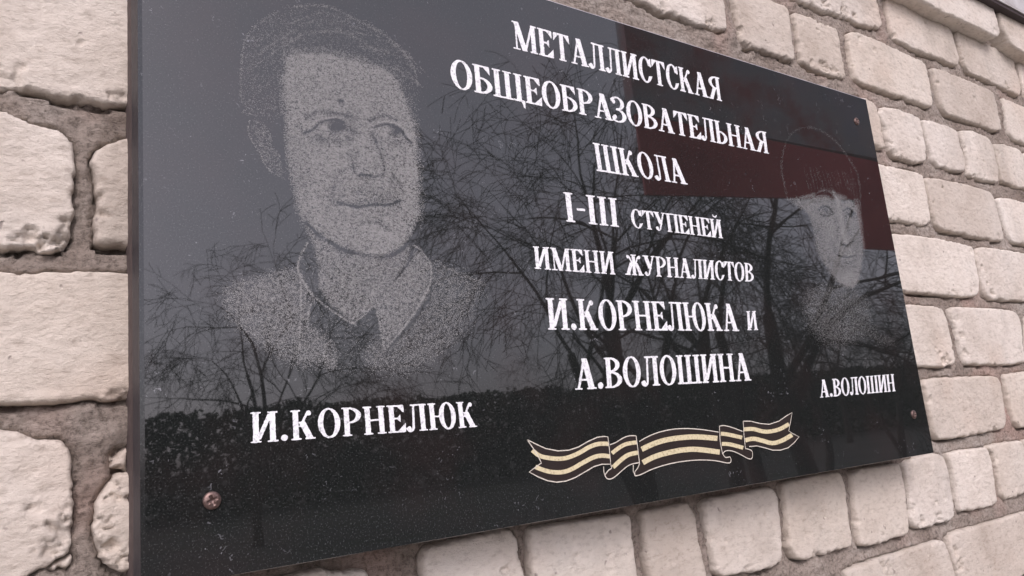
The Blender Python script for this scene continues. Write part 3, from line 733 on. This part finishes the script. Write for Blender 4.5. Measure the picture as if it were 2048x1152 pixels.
for k, o_ in enumerate(outl):
    V, Q = [], []
    stroke(RP(o_), 0.00085, -0.00045 - 0.00003 * k, V, Q, smooth=len(o_) > 3 and k not in (0, 13))
    pl('ribbon_outline', mesh('ribbon_outline', V, Q), M_LINE)

# ---- screws
def screw(px, r, rot):
    c = unproj([px], 0.0)[0]; NA, NR = 48, 16
    V, Q = [], []
    for i in range(NR + 1):
        t = i / NR; rr = r * t
        for a in range(NA):
            an = 2 * math.pi * a / NA
            h = r * 0.36 * math.sqrt(max(0.0, 1 - (t * 0.96) ** 2.6)) + 0.0002
            lx, lz = rr * math.cos(an - rot), rr * math.sin(an - rot)
            wdt, ln = r * 0.15, r * 0.60
            if (abs(lx) < wdt and abs(lz) < ln) or (abs(lz) < wdt and abs(lx) < ln):
                h -= r * 0.30 * (1 - max(abs(lx), abs(lz)) / ln * 0.6)
            V.append((c[0] + rr * math.cos(an), -h, c[1] + rr * math.sin(an)))
    for a in range(NA):
        an = 2 * math.pi * a / NA; V.append((c[0] + r * math.cos(an), 0.001, c[1] + r * math.sin(an)))
    for i in range(NR + 1):
        for a in range(NA):
            b = (a + 1) % NA; Q.append((i * NA + a, i * NA + b, (i + 1) * NA + b, (i + 1) * NA + a))
    return mesh('screw', V, Q, True)
for px, r, rot in (((423.5, 1001), 0.0052, 0.35), ((1713, 243), 0.0050, 0.9), ((1827, 829), 0.0050, 1.2), ((425, -175), 0.006, 0.5)):
    pl('screw', screw(px, r, rot), M_SCREW)

# ---- engraved portraits: thousands of fine pecked strokes
class Field:
    dark = 1.0
    fine = False
    def __init__(s, x0, y0, x1, y1):
        s.x0, s.y0 = x0, y0; s.X, s.Y = np.meshgrid(np.arange(x0, x1, 1.0), np.arange(y0, y1, 1.0)); s.v = np.zeros_like(s.X)
    def blur(s, a, r):
        for _ in range(2):
            for ax in (0, 1):
                k = int(r)
                if k < 1: continue
                c = np.cumsum(np.pad(a, [(k + 1, k) if i == ax else (0, 0) for i in (0, 1)], mode='edge'), axis=ax)
                n = a.shape[ax]
                a = (np.take(c, range(2 * k + 1, 2 * k + 1 + n), ax) - np.take(c, range(0, n), ax)) / (2 * k + 1)
        return a
    def mask(s, P, b): return s.blur(inpoly(s.X, s.Y, P).astype(float), b)
    def fill(s, P, val, b=3): s.v += val * s.mask(P, b)
    def setp(s, P, val, b=3):
        m = s.mask(P, b); s.v = s.v * (1 - m) + val * m
    def line(s, P, wd, val):
        P = smooth_line(P, 4); best = np.full(s.X.shape, 1e9)
        lo = P.min(0) - 3 * wd; hi = P.max(0) + 3 * wd
        i0, i1 = max(int(lo[0] - s.x0), 0), max(int(hi[0] - s.x0), 0); j0, j1 = max(int(lo[1] - s.y0), 0), max(int(hi[1] - s.y0), 0)
        X, Y = s.X[j0:j1, i0:i1], s.Y[j0:j1, i0:i1]; best = best[j0:j1, i0:i1]
        if val < 0: val *= s.dark
        for a, b in zip(P[:-1], P[1:]):
            d = b - a; L = d @ d + 1e-9
            t = np.clip(((X - a[0]) * d[0] + (Y - a[1]) * d[1]) / L, 0, 1)
            best = np.minimum(best, np.hypot(X - a[0] - t * d[0], Y - a[1] - t * d[1]))
        s.v[j0:j1, i0:i1] += val * np.exp(-(best / (wd * 0.6)) ** 2)
    def spot(s, c, rx, ry, val):
        if val < 0: val *= s.dark
        s.v += val * np.exp(-(((s.X - c[0]) / rx) ** 2 + ((s.Y - c[1]) / ry) ** 2) ** 1.5)

def A1(p): return crop(p, 400, 0, 2.304)
def A2(p): return crop(p, 400, 400, 2.304)
def A3(p): return crop(p, 560, 180, 3.84)
man = Field(395, -10, 990, 780); man.dark = 1.35
man.setp(A1([(385,250),(430,232),(480,228),(560,230),(660,247),(760,272),(850,302),(905,345),(935,400),(965,470),(988,540),(1000,620),(1008,720),(1016,850),(1022,960),(1012,1020),(985,1075),(950,1110),(900,1150),(840,1180),(760,1180),(640,1140),(560,1100),(500,1070),(460,1000),(430,940),(408,860),(392,770),(386,640),(384,500),(378,350)]), 0.60, 6)
man.setp(A2([(490,120),(530,230),(545,330),(545,400),(600,480),(700,562),(790,500),(850,420),(950,290),(975,190),(900,255),(820,262),(700,240),(620,205),(540,150)]), 0.46, 3)
man.setp(A2([(115,410),(200,380),(330,345),(440,318),(465,340),(520,470),(500,520),(500,585),(560,600),(640,700),(612,790),(560,760),(470,765),(350,710),(240,640),(150,560),(118,480)]), 0.31, 10)
man.setp(A2([(820,500),(848,680),(960,560),(1050,430),(1062,300),(1000,230),(930,330),(850,420),(800,480)]), 0.46, 3)
man.setp(A2([(1062,290),(1130,312),(1220,352),(1305,388),(1285,440),(1225,560),(1160,660),(1060,740),(950,790),(775,785),(745,700),(830,610),(850,692),(960,572),(1052,432)]), 0.22, 12)
man.fill(A2([(150,400),(330,350),(440,320),(460,520),(300,540)]), 0.06, 12)
man.setp(A2([(505,490),(540,468),(600,518),(690,568),(760,530),(800,518),(828,590),(780,620),(742,680),(752,800),(618,800),(640,700),(600,620),(510,575)]), 0.03, 3)
man.setp(A2([(468,260),(495,205),(525,260),(543,330),(538,410),(505,395),(475,345)]), 0.04, 2)
# shadow under chin, jaw
man.line(A2([(490,100),(560,165),(620,208),(700,242),(820,264),(905,248),(965,195),(1005,110)]), 7, -0.20)
man.line(A2([(600,190),(650,235),(700,240)]), 11, -0.2)
man.line(A2([(780,235),(860,238),(930,205)]), 5, 0.22)
man.line(A2([(560,300),(620,390),(680,470)]), 16, -0.05)
man.line(A2([(900,370),(940,320),(980,260)]), 3, -0.25)
# collars
man.line(A2([(495,200),(462,260),(450,320),(475,375),(520,440),(600,505),(670,552),(712,570)]), 3.5, 0.5)
man.line(A2([(525,468),(502,500),(496,585)]), 3.5, 0.4)
man.line(A2([(452,325),(466,420),(462,560),(455,690)]), 3, 0.30)
man.line(A2([(700,568),(745,540),(800,490),(822,545),(840,640),(852,686),(880,660),(960,560),(1030,450),(1060,380),(1062,300),(1015,230),(985,210)]), 3.5, 0.45)
man.line(A2([(860,690),(970,572),(1060,450)]), 4, -0.20)
man.line(A2([(1062,292),(1140,315),(1230,355),(1310,388)]), 5, 0.12)
man.line(A2([(115,408),(200,378),(330,342),(440,315)]), 4, 0.14)
for a in range(10): man.line(A2([(560 + a * 8, 690 + a * 6), (590 + a * 6, 770 + a)]), 2, 0.14)
# hair
hair = A1([(190,460),(185,330),(205,200),(245,125),(330,62),(420,32),(550,25),(640,48),(730,100),(830,150),(905,205),(970,270),(1000,380),(1005,520),(985,520),(962,450),(930,385),(900,345),(850,302),(760,270),(660,245),(560,228),(470,228),(390,245),(378,350),(384,520),(340,560),(250,540),(215,500)])
man.fill(hair, 0.06, 5)
rh = random.Random(3)
for _ in range(90):
    t = rh.random(); bx = 200 + 780 * t
    by = 240 - 190 * math.sin(math.pi * min(1, t * 1.05)) + rh.uniform(0, 130)
    l = rh.uniform(30, 90); sl = -0.9 + 1.6 * t
    man.line(A1([(bx, by), (bx + l * 0.5, by + sl * l * 0.4 - 8), (bx + l, by + sl * l)]), rh.uniform(1.2, 3), rh.uniform(0.03, 0.15))
for s_ in ([(190,470),(188,350),(203,205),(245,130),(332,64)], [(420,32),(545,24),(640,48),(735,100),(832,150),(902,202),(968,268)], [(400,190),(520,150),(660,150),(760,200)], [(215,500),(200,520),(240,525)], [(900,210),(980,300),(1002,390)]):
    man.line(A1(s_), 4, 0.17)
man.line(A1([(1008,560),(1012,720),(1018,860)]), 3, 0.12)
# ear
man.line(A1([(228,555),(222,600),(240,650),(275,700),(300,760),(342,800),(388,822)]), 3, 0.25)
man.line(A1([(230,555),(285,572),(318,615),(330,680),(368,720)]), 4, 0.20)
man.fill(A1([(232,570),(300,590),(330,690),(380,740),(385,815),(320,780),(270,690)]), 0.17, 4)
# face modelling
man.line(A1([(388,480),(390,640),(400,780),(430,920)]), 12, -0.10)
man.spot(A1([(450,800)])[0], 32, 60, -0.10); man.spot(A1([(620,880)])[0], 22, 40, -0.07); man.spot(A1([(900,870)])[0], 14, 34, -0.10); man.spot(A1([(560,640)])[0], 50, 16, -0.10); man.spot(A1([(700,560)])[0], 18, 26, -0.12); man.spot(A1([(760,890)])[0], 60, 12, -0.08)
man.line(A1([(380,540),(376,640),(385,760)]), 6, -0.12)
man.line(A1([(430,330),(600,310),(780,350)]), 22, 0.06); man.line(A1([(385,330),(395,262),(470,240),(560,240),(660,258),(760,282),(850,312),(905,355),(950,440),(985,540)]), 9, -0.16); man.line(A1([(1005,640),(1010,800),(1016,960),(985,1070)]), 8, -0.12); man.line(A1([(400,760),(425,900),(470,1010),(560,1100)]), 12, -0.10)
man.spot(A1([(560,740)])[0], 60, 45, 0.06); man.spot(A1([(950,800)])[0], 24, 55, 0.08); man.spot(A1([(840,1080)])[0], 50, 22, 0.10)
man.line(A3([(200,215),(280,165),(400,172),(520,200)]), 9, -0.26)
man.line(A3([(240,180),(310,130),(400,138),(480,158)]), 3, 0.14)
man.line(A3([(240,272),(300,228),(425,213)]), 3, 0.24)
man.line(A3([(180,332),(250,308),(290,265),(340,238),(420,225),(490,250)]), 4.5, -0.42)
man.spot(A3([(425,280)])[0], 17, 13, -0.50); man.spot(A3([(350,285)])[0], 5, 6, 0.30)
man.line(A3([(480,285),(530,300),(590,330)]), 11, -0.22)
man.line(A3([(290,325),(370,305),(430,335),(500,330)]), 3, 0.12)
man.line(A3([(290,350),(330,385),(420,395),(540,380)]), 11, -0.16)
man.line(A3([(320,455),(360,490)]), 4, 0.2)
man.line(A3([(690,232),(760,205),(830,205),(890,232)]), 6.5, -0.30)
man.line(A3([(740,247),(870,250),(950,300),(990,370)]), 3, 0.24)
man.line(A3([(730,285),(800,265),(870,272),(930,310),(960,360),(1005,402)]), 5, -0.42)
man.spot(A3([(885,320)])[0], 13, 11, -0.42); man.spot(A3([(820,312)])[0], 7, 6, 0.16); man.spot(A3([(1005,355)])[0], 6, 7, 0.25)
man.line(A3([(720,340),(760,390),(860,410),(950,395)]), 9, -0.14)
man.line(A3([(708,350),(755,450),(792,545),(800,640)]), 5, -0.26)
man.line(A3([(600,330),(650,430),(700,540)]), 8, 0.10)
man.line(A3([(560,560),(570,620),(600,660),(660,690),(730,668),(790,650)]), 4.5, -0.34)
man.line(A3([(615,650),(700,658)]), 5, -0.45)
man.line(A3([(600,672),(650,688),(705,680)]), 2.5, 0.3)
man.line(A3([(470,630),(520,600),(560,590)]), 8, -0.18)
man.line(A3([(430,700),(400,790),(410,880)]), 6, -0.14)
man.line(A3([(860,640),(910,700),(950,790)]), 6, -0.12)
man.line(A3([(440,858),(480,872),(540,890),(600,898),(700,884),(800,884),(870,872),(918,852)]), 5.5, -0.44)
man.line(A3([(560,880),(650,855),(720,862),(840,842)]), 8, -0.22)
man.line(A3([(500,930),(600,925),(720,968),(820,940)]), 4, 0.14)
man.line(A3([(620,950),(720,975),(830,945)]), 6, -0.16)
man.line(A3([(610,1020),(750,1020),(835,1065)]), 7, -0.20)
man.line(A3([(205,1025),(260,1080),(300,1130)]), 4, -0.30)
man.spot(A3([(462,84)])[0], 5, 4, -0.5); man.spot(A3([(560,500)])[0], 14, 12, -0.1)

def W1(p): return crop(p, 1540, 240, 3.2)
def W2(p): return crop(p, 1500, 540, 4.43)
wom = Field(1545, 245, 1870, 770); wom.dark = 1.15; wom.fine = True
wom.setp(W1([(115,510),(180,498),(260,478),(340,450),(400,455),(470,490),(560,510),(578,620),(590,720),(596,830),(582,940),(560,1040),(530,1075),(480,1068),(430,1030),(380,980),(330,900),(290,820),(280,720),(262,640),(240,600),(190,560)]), 0.44, 3)
wom.line(W1([(112,508),(95,430),(75,320),(82,210),(120,110),(170,65),(240,48),(310,62),(390,110),(440,160),(500,240),(550,320)]), 3, 0.08)
wom.line(W1([(550,320),(575,420),(578,560)]), 3, 0.06)
for a in range(16):
    x0 = 215 + a * 20 + rh.uniform(-5, 5); wom.line(W1([(x0, 330 + rh.uniform(-30, 20)), (x0 + 20, 390), (x0 + 35, 440 + rh.uniform(-10, 20))]), 1.6, 0.05)
for a in range(5):
    x0 = 490 + a * 18; wom.line(W1([(x0, 380), (x0 + 10, 450), (x0 + 14, 500)]), 1.6, 0.05)
wom.line(W1([(115,510),(200,496),(290,470),(340,452)]), 3, 0.14)
wom.spot(W1([(300,760)])[0], 16, 40, -0.10); wom.spot(W1([(400,900)])[0], 22, 26, -0.07); wom.spot(W1([(350,590)])[0], 16, 11, -0.10); wom.spot(W1([(515,600)])[0], 14, 11, -0.10); wom.spot(W1([(560,760)])[0], 8, 40, -0.08); wom.spot(W1([(495,930)])[0], 16, 7, -0.08); wom.line(W1([(140,515),(240,500),(330,478),(420,480)]), 9, -0.14)
wom.line(W1([(300,470),(370,470),(398,500)]), 8, -0.26); wom.line(W1([(470,520),(510,500),(545,530)]), 7, -0.24)
wom.line(W1([(410,470),(440,540),(455,640),(470,740),(490,780)]), 7, 0.22)
wom.line(W1([(480,620),(500,700),(530,770)]), 6, -0.12); wom.line(W1([(420,640),(432,720),(428,780)]), 5, -0.10)
wom.line(W1([(455,790),(490,805),(525,780)]), 5, -0.28)
wom.line(W1([(312,575),(340,552),(375,560),(400,590)]), 3.5, -0.28); wom.spot(W1([(352,580)])[0], 6, 6, -0.2); wom.spot(W1([(345,590)])[0], 3, 3, 0.3); wom.line(W1([(325,605),(370,615),(405,600)]), 3, -0.2)
wom.line(W1([(470,585),(500,565),(540,600)]), 3.5, -0.28); wom.spot(W1([(518,605)])[0], 6, 6, -0.24); wom.line(W1([(480,545),(510,550),(545,585)]), 3, 0.14)
wom.line(W1([(440,868),(490,880),(550,866)]), 3, -0.30); wom.line(W1([(450,858),(490,862),(545,855)]), 3, 0.12); wom.line(W1([(470,905),(500,915),(540,900)]), 5, -0.14)
wom.line(W1([(400,760),(415,830),(440,870)]), 4, -0.10)
wom.spot(W1([(500,1020)])[0], 22, 14, 0.14); wom.spot(W1([(370,700)])[0], 18, 22, 0.05); wom.line(W1([(575,900),(560,1000),(530,1065)]), 4, 0.10)
wom.line(W1([(320,900),(370,960),(400,1000)]), 4, -0.08)
wom.fill(W1([(190,560),(250,600),(275,700),(250,720),(220,660)]), -0.12, 3); wom.line(W1([(225,610),(260,650),(268,710)]), 3, 0.08)
wom.fill(W2([(480,200),(640,130),(830,150),(980,200),(1050,290),(1060,560),(900,640),(760,680),(620,600),(520,500)]), 0.15, 9)
wom.fill(W2([(1080,470),(1140,590),(1280,610),(1290,650),(1150,650),(1070,580)]), 0.13, 5)

def stipple(fields, n, name, seed):
    rs = np.random.RandomState(seed); Vs, Qs, base = [], [], 0
    for fd, cnt, ln, wd in fields:
        x0, y0 = fd.x0, fd.y0; h, w_ = fd.v.shape
        # uniform on the slab, tested against the drawn tone
        cn_ = unproj([(x0, y0), (x0 + w_, y0), (x0 + w_, y0 + h), (x0, y0 + h)], 0.0)
        lo, hi = cn_.min(0), cn_.max(0)
        P = lo + rs.rand(cnt, 2) * (hi - lo)
        D = np.stack([P[:, 0] - CP[0], np.full(len(P), -CP[1]), P[:, 1] - CP[2]], 1) @ R
        px = 1024 + F_PX * D[:, 0] / D[:, 2]; py = 576 + F_PX * D[:, 1] / D[:, 2]
        ix = np.round(px - x0).astype(int); iy = np.round(py - y0).astype(int)
        ok = (ix >= 0) & (iy >= 0) & (ix < w_) & (iy < h)
        P, ix, iy = P[ok], ix[ok], iy[ok]
        dens = np.clip(fd.v[iy, ix] * 1.12, 0, 0.95)
        dens = -np.log(1 - dens)
        clump = np.clip(0.95 + (0.3 if fd.fine else 0.65) * fbm(P[:, 0] * 650, P[:, 1] * 950, 5, 2), 0.15, 2)
        area = (hi[0] - lo[0]) * (hi[1] - lo[1]); lam = area / cnt / (ln * wd)   # dens needed per sample
        keep = rs.rand(len(P)) < dens * clump * lam
        P = P[keep]; m = len(P)
        a = rs.rand(m) * 0.9 - 0.2; L = ln * (0.6 + 0.8 * rs.rand(m)) / 2; W_ = wd * (0.7 + 0.6 * rs.rand(m)) / 2
        ca, sa = np.cos(a), np.sin(a); y = -0.00005 - rs.rand(m) * 0.00010
        q = []
        for sx, sy in ((-1, -1), (1, -1), (1, 1), (-1, 1)):
            q.append(np.stack([P[:, 0] + sx * L * ca - sy * W_ * sa, y, P[:, 1] + sx * L * sa + sy * W_ * ca], 1))
        Vs.append(np.stack(q, 1).reshape(-1, 3)); Qs.append(np.arange(m * 4).reshape(-1, 4) + base); base += m * 4
    return qmesh(name, np.concatenate(Vs), np.concatenate(Qs))
o = pl('engraved_portrait', stipple([(man, 2300000, 0.00034, 0.00024)], 0, 'engraved_portrait', 1), M_STIP, 'stuff')
o['label'] = 'pecked portrait of a short-haired man in open collar and tie'
o = pl('engraved_portrait', stipple([(wom, 2300000, 0.00032, 0.00026)], 0, 'engraved_portrait', 2), M_STIP, 'stuff')
o['label'] = 'faint pecked portrait of a person with a long fringe'

# ------------------------------------------------------------------ the yard in front of the wall (seen mirrored in the polish)
def mat_bark():
    m, nt, b = new_mat('bark', 0.95)
    v = coords(nt)
    nt.links.new(ramp(nt, noise(nt, v, 20, 4), [(0.3, (0.035, 0.03, 0.026)), (0.7, (0.075, 0.065, 0.055))]), b.inputs['Base Color'])
    bump(nt, b, noise(nt, v, 40, 4), 0.01, 0.8); return m
M_BARK = mat_bark()
def at(az, D):
    return (CP[0] + (D - CP[1]) * math.tan(math.radians(az)), -D)
def tube(path, radii, sides, V, Q):
    b = len(V); prev = None
    for k, (p, r) in enumerate(zip(path, radii)):
        d = (path[min(k + 1, len(path) - 1)] - path[max(k - 1, 0)]).normalized()
        u = d.orthogonal().normalized() if prev is None else (prev - d * prev.dot(d)).normalized()
        prev = u; v = d.cross(u)
        for s in range(sides):
            a = 2 * math.pi * s / sides; V.append(tuple(p + (u * math.cos(a) + v * math.sin(a)) * r))
    for k in range(len(path) - 1):
        for s in range(sides):
            t = (s + 1) % sides; Q.append((b + k * sides + s, b + k * sides + t, b + (k + 1) * sides + t, b + (k + 1) * sides + s))
def grow(rnd, p, d, r, L, depth, T, C, droop, maxd):
    n = 5; path = [p.copy()]; rad = [r]
    for i in range(n):
        d = (d + Vector((rnd.gauss(0, .10), rnd.gauss(0, .10), rnd.gauss(0, .09) + droop * (0.05 if depth < 2 else -0.06)))).normalized()
        p = p + d * L / n; path.append(p.copy()); rad.append(max(r * (1 - 0.42 * (i + 1) / n), 0.005))
    tgt = T if depth == 0 else C
    tube(path, rad, 8 if depth == 0 else (5 if depth < 3 else 3), tgt[0], tgt[1])
    if depth >= maxd: return
    kids = 3 if depth < 3 else (3 if rnd.random() < 0.5 else 4)
    for k in range(kids):
        i = rnd.choice([2, 3, 4, 5]) if k else 5
        ax = d.orthogonal().normalized(); ax.rotate(Matrix.Rotation(rnd.uniform(0, 2 * math.pi), 3, d))
        nd = d.copy(); nd.rotate(Matrix.Rotation(rnd.uniform(0.45, 1.15) if k else rnd.uniform(0.05, 0.35), 3, ax))
        grow(rnd, path[i], nd, rad[i] * rnd.uniform(0.52, 0.78), L * rnd.uniform(0.60, 0.80), depth + 1, T, C, droop, maxd)
def bare_tree(loc, stems, label, seed, maxd=6):
    rnd = random.Random(seed)
    T, C = ([], []), ([], [])
    for (dx, dy, dz, r, L) in stems:
        grow(rnd, Vector((rnd.uniform(-.1, .1), rnd.uniform(-.1, .1), -0.05)), Vector((dx, dy, dz)).normalized(), r, L, 0, T, C, 1.0, maxd)
    e = empty('bare_tree', (loc[0], loc[1], 0)); thing(e, label, 'tree', 'bare trees in the yard in front of the wall')
    link('trunk', mesh('trunk', T[0], T[1], True), M_BARK, e)
    link('crown', mesh('crown', C[0], C[1], True), M_BARK, e)
    return e
bare_tree(at(44.5, 9), [(-.60, 0, 1, .11, 3.1), (-.25, .1, 1, .16, 3.3), (.05, -.1, 1, .13, 3.3)], 'many-stemmed bare tree leaning left, mirrored behind the middle of the lettering', 11)
bare_tree(at(50.5, 11), [(0.02, 0, 1, .20, 3.8)], 'straight bare tree mirrored beside the right end of the longer words', 12)
bare_tree(at(52.2, 8.5), [(0.04, 0, 1, .15, 3.2)], 'slim bare tree mirrored just left of the thick trunk', 13)
bare_tree(at(55.6, 8), [(0.0, 0.02, 1, .19, 3.4), (.5, 0, .9, .09, 2.2)], 'thick-trunked bare tree mirrored between the lettering and the right portrait', 14)
bare_tree(at(17.5, 15), [(-.05, 0, 1, .10, 2.7), (.15, 0, 1, .07, 2.4)], 'bushy bare tree mirrored behind the left portrait', 15)
bare_tree(at(61, 11), [(.1, 0, 1, .12, 2.0), (-.5, 0, 1, .08, 1.8)], 'low spreading bare tree mirrored beside the right portrait', 16)
bare_tree(at(39, 24), [(.0, 0, 1, .14, 2.4)], 'distant bare tree mirrored low at the foot of the lettering', 17)
bare_tree(at(58, 20), [(.0, 0, 1, .16, 3.0)], 'distant tall bare tree farthest right in the mirrored row', 18)
bare_tree(at(24, 30), [(.0, 0, 1, .12, 1.9)], 'distant bare tree mirrored right of the left portrait shoulder', 19)

# hedge and shrubs along the far side of the yard
def hedge():
    rs = np.random.RandomState(4); n = 70000
    x = rs.uniform(-30, 90, n); d = rs.uniform(0, 2.2, n)
    top = 3.45 + 0.10 * fbm(x * 0.6, x * 0 + 3, 4, 4) + 0.010 * np.clip(x, 0, 60)
    z = top * rs.rand(n) ** 0.85
    c = np.stack([x, -(27 + d), z], 1); s = rs.uniform(.06, .15, n)[:, None]
    a = rs.normal(size=(n, 3)); a /= np.linalg.norm(a, axis=1)[:, None]
    b = np.cross(a, rs.normal(size=(n, 3))); b /= np.linalg.norm(b, axis=1)[:, None]
    V = np.stack([c - a * s - b * s * .6, c + a * s - b * s * .6, c + a * s + b * s * .6, c - a * s + b * s * .6], 1).reshape(-1, 3)
    return qmesh('hedge', V, np.arange(n * 4).reshape(-1, 4))
m, nt_, b_ = new_mat('hedge_leaves', 0.8, (0.04, 0.055, 0.03))
hg = link('hedge', hedge(), m, kind='stuff')
hg['label'] = 'dark dense hedge along the far side of the yard mirrored low in the plaque'

# entrance canopy to the right of the plaque, standing on posts
def mat_red():
    m, nt, b = new_mat('dark_red_cladding', 0.7)
    v = coords(nt)
    nt.links.new(ramp(nt, noise(nt, v, 1.5, 4), [(0.3, (0.34, 0.06, 0.07)), (0.7, (0.52, 0.12, 0.13))]), b.inputs['Base Color']); return m
M_RED = mat_red()
def mat_slate():
    m, nt, b = new_mat('weathered_grey_boards', 0.8)
    nt.links.new(ramp(nt, noise(nt, coords(nt), 1.6, 5, 0.6), [(0.35, (0.30, 0.33, 0.40)), (0.5, (0.36, 0.35, 0.38)), (0.62, (0.36, 0.16, 0.17)), (0.75, (0.40, 0.13, 0.14))]), b.inputs['Base Color']); return m
M_SLATE = mat_slate()
cz = CP[2]; hb = 1.40
p1 = np.array([CP[0] + 3.47, -2.75]); p2 = np.array([CP[0] + 5.14, -2.30]); p3 = p1 + (p2 - p1) * 1.35
can = empty('entrance_canopy', (4.5, -1.3, 0)); thing(can, 'canopy with dark red fascia and grey gable, mirrored at the upper right', 'canopy')
CI = Matrix.Translation((-4.5, 1.3, 0))
def wallpanel(name, a, b, za, zb, th, mat):
    """upright board from a to b; za, zb = (bottom, top) at either end"""
    d = (b - a) / np.linalg.norm(b - a); n = np.array([d[1], -d[0]]) * th
    V = [(a[0], a[1], za[0]), (b[0], b[1], zb[0]), (b[0] + n[0], b[1] + n[1], zb[0]), (a[0] + n[0], a[1] + n[1], za[0]),
         (a[0], a[1], za[1]), (b[0], b[1], zb[1]), (b[0] + n[0], b[1] + n[1], zb[1]), (a[0] + n[0], a[1] + n[1], za[1])]
    Q = [(0, 1, 5, 4), (1, 2, 6, 5), (2, 3, 7, 6), (3, 0, 4, 7), (4, 5, 6, 7), (3, 2, 1, 0)]
    o = link(name, mesh(name, V, Q), mat, can); o.matrix_parent_inverse = CI; return o
pm = p1 + (p2 - p1) * 0.96
wallpanel('fascia', p1, pm, (cz + hb, cz + 1.93), (cz + hb, cz + 1.72), 0.02, M_RED)
wallpanel('side_panel', pm, p3, (cz + 1.05, cz + 1.72), (cz + 1.02, cz + 1.62), 0.02, M_RED)
wallpanel('gable', p1, p3, (cz + 1.935, cz + 3.5), (cz + 1.66, cz + 3.0), 0.10, M_SLATE)
for t in (0.02, 1.33):
    q = p1 + (p2 - p1) * t
    V, Q = [], []; box_vf(q[0] - 0.04, q[0] + 0.04, q[1] + 0.002, YW + 0.02, cz + 2.95, cz + 3.05, V, Q)
    o = link('bracket', mesh('bracket', V, Q), M_BACK, can); o.matrix_parent_inverse = CI
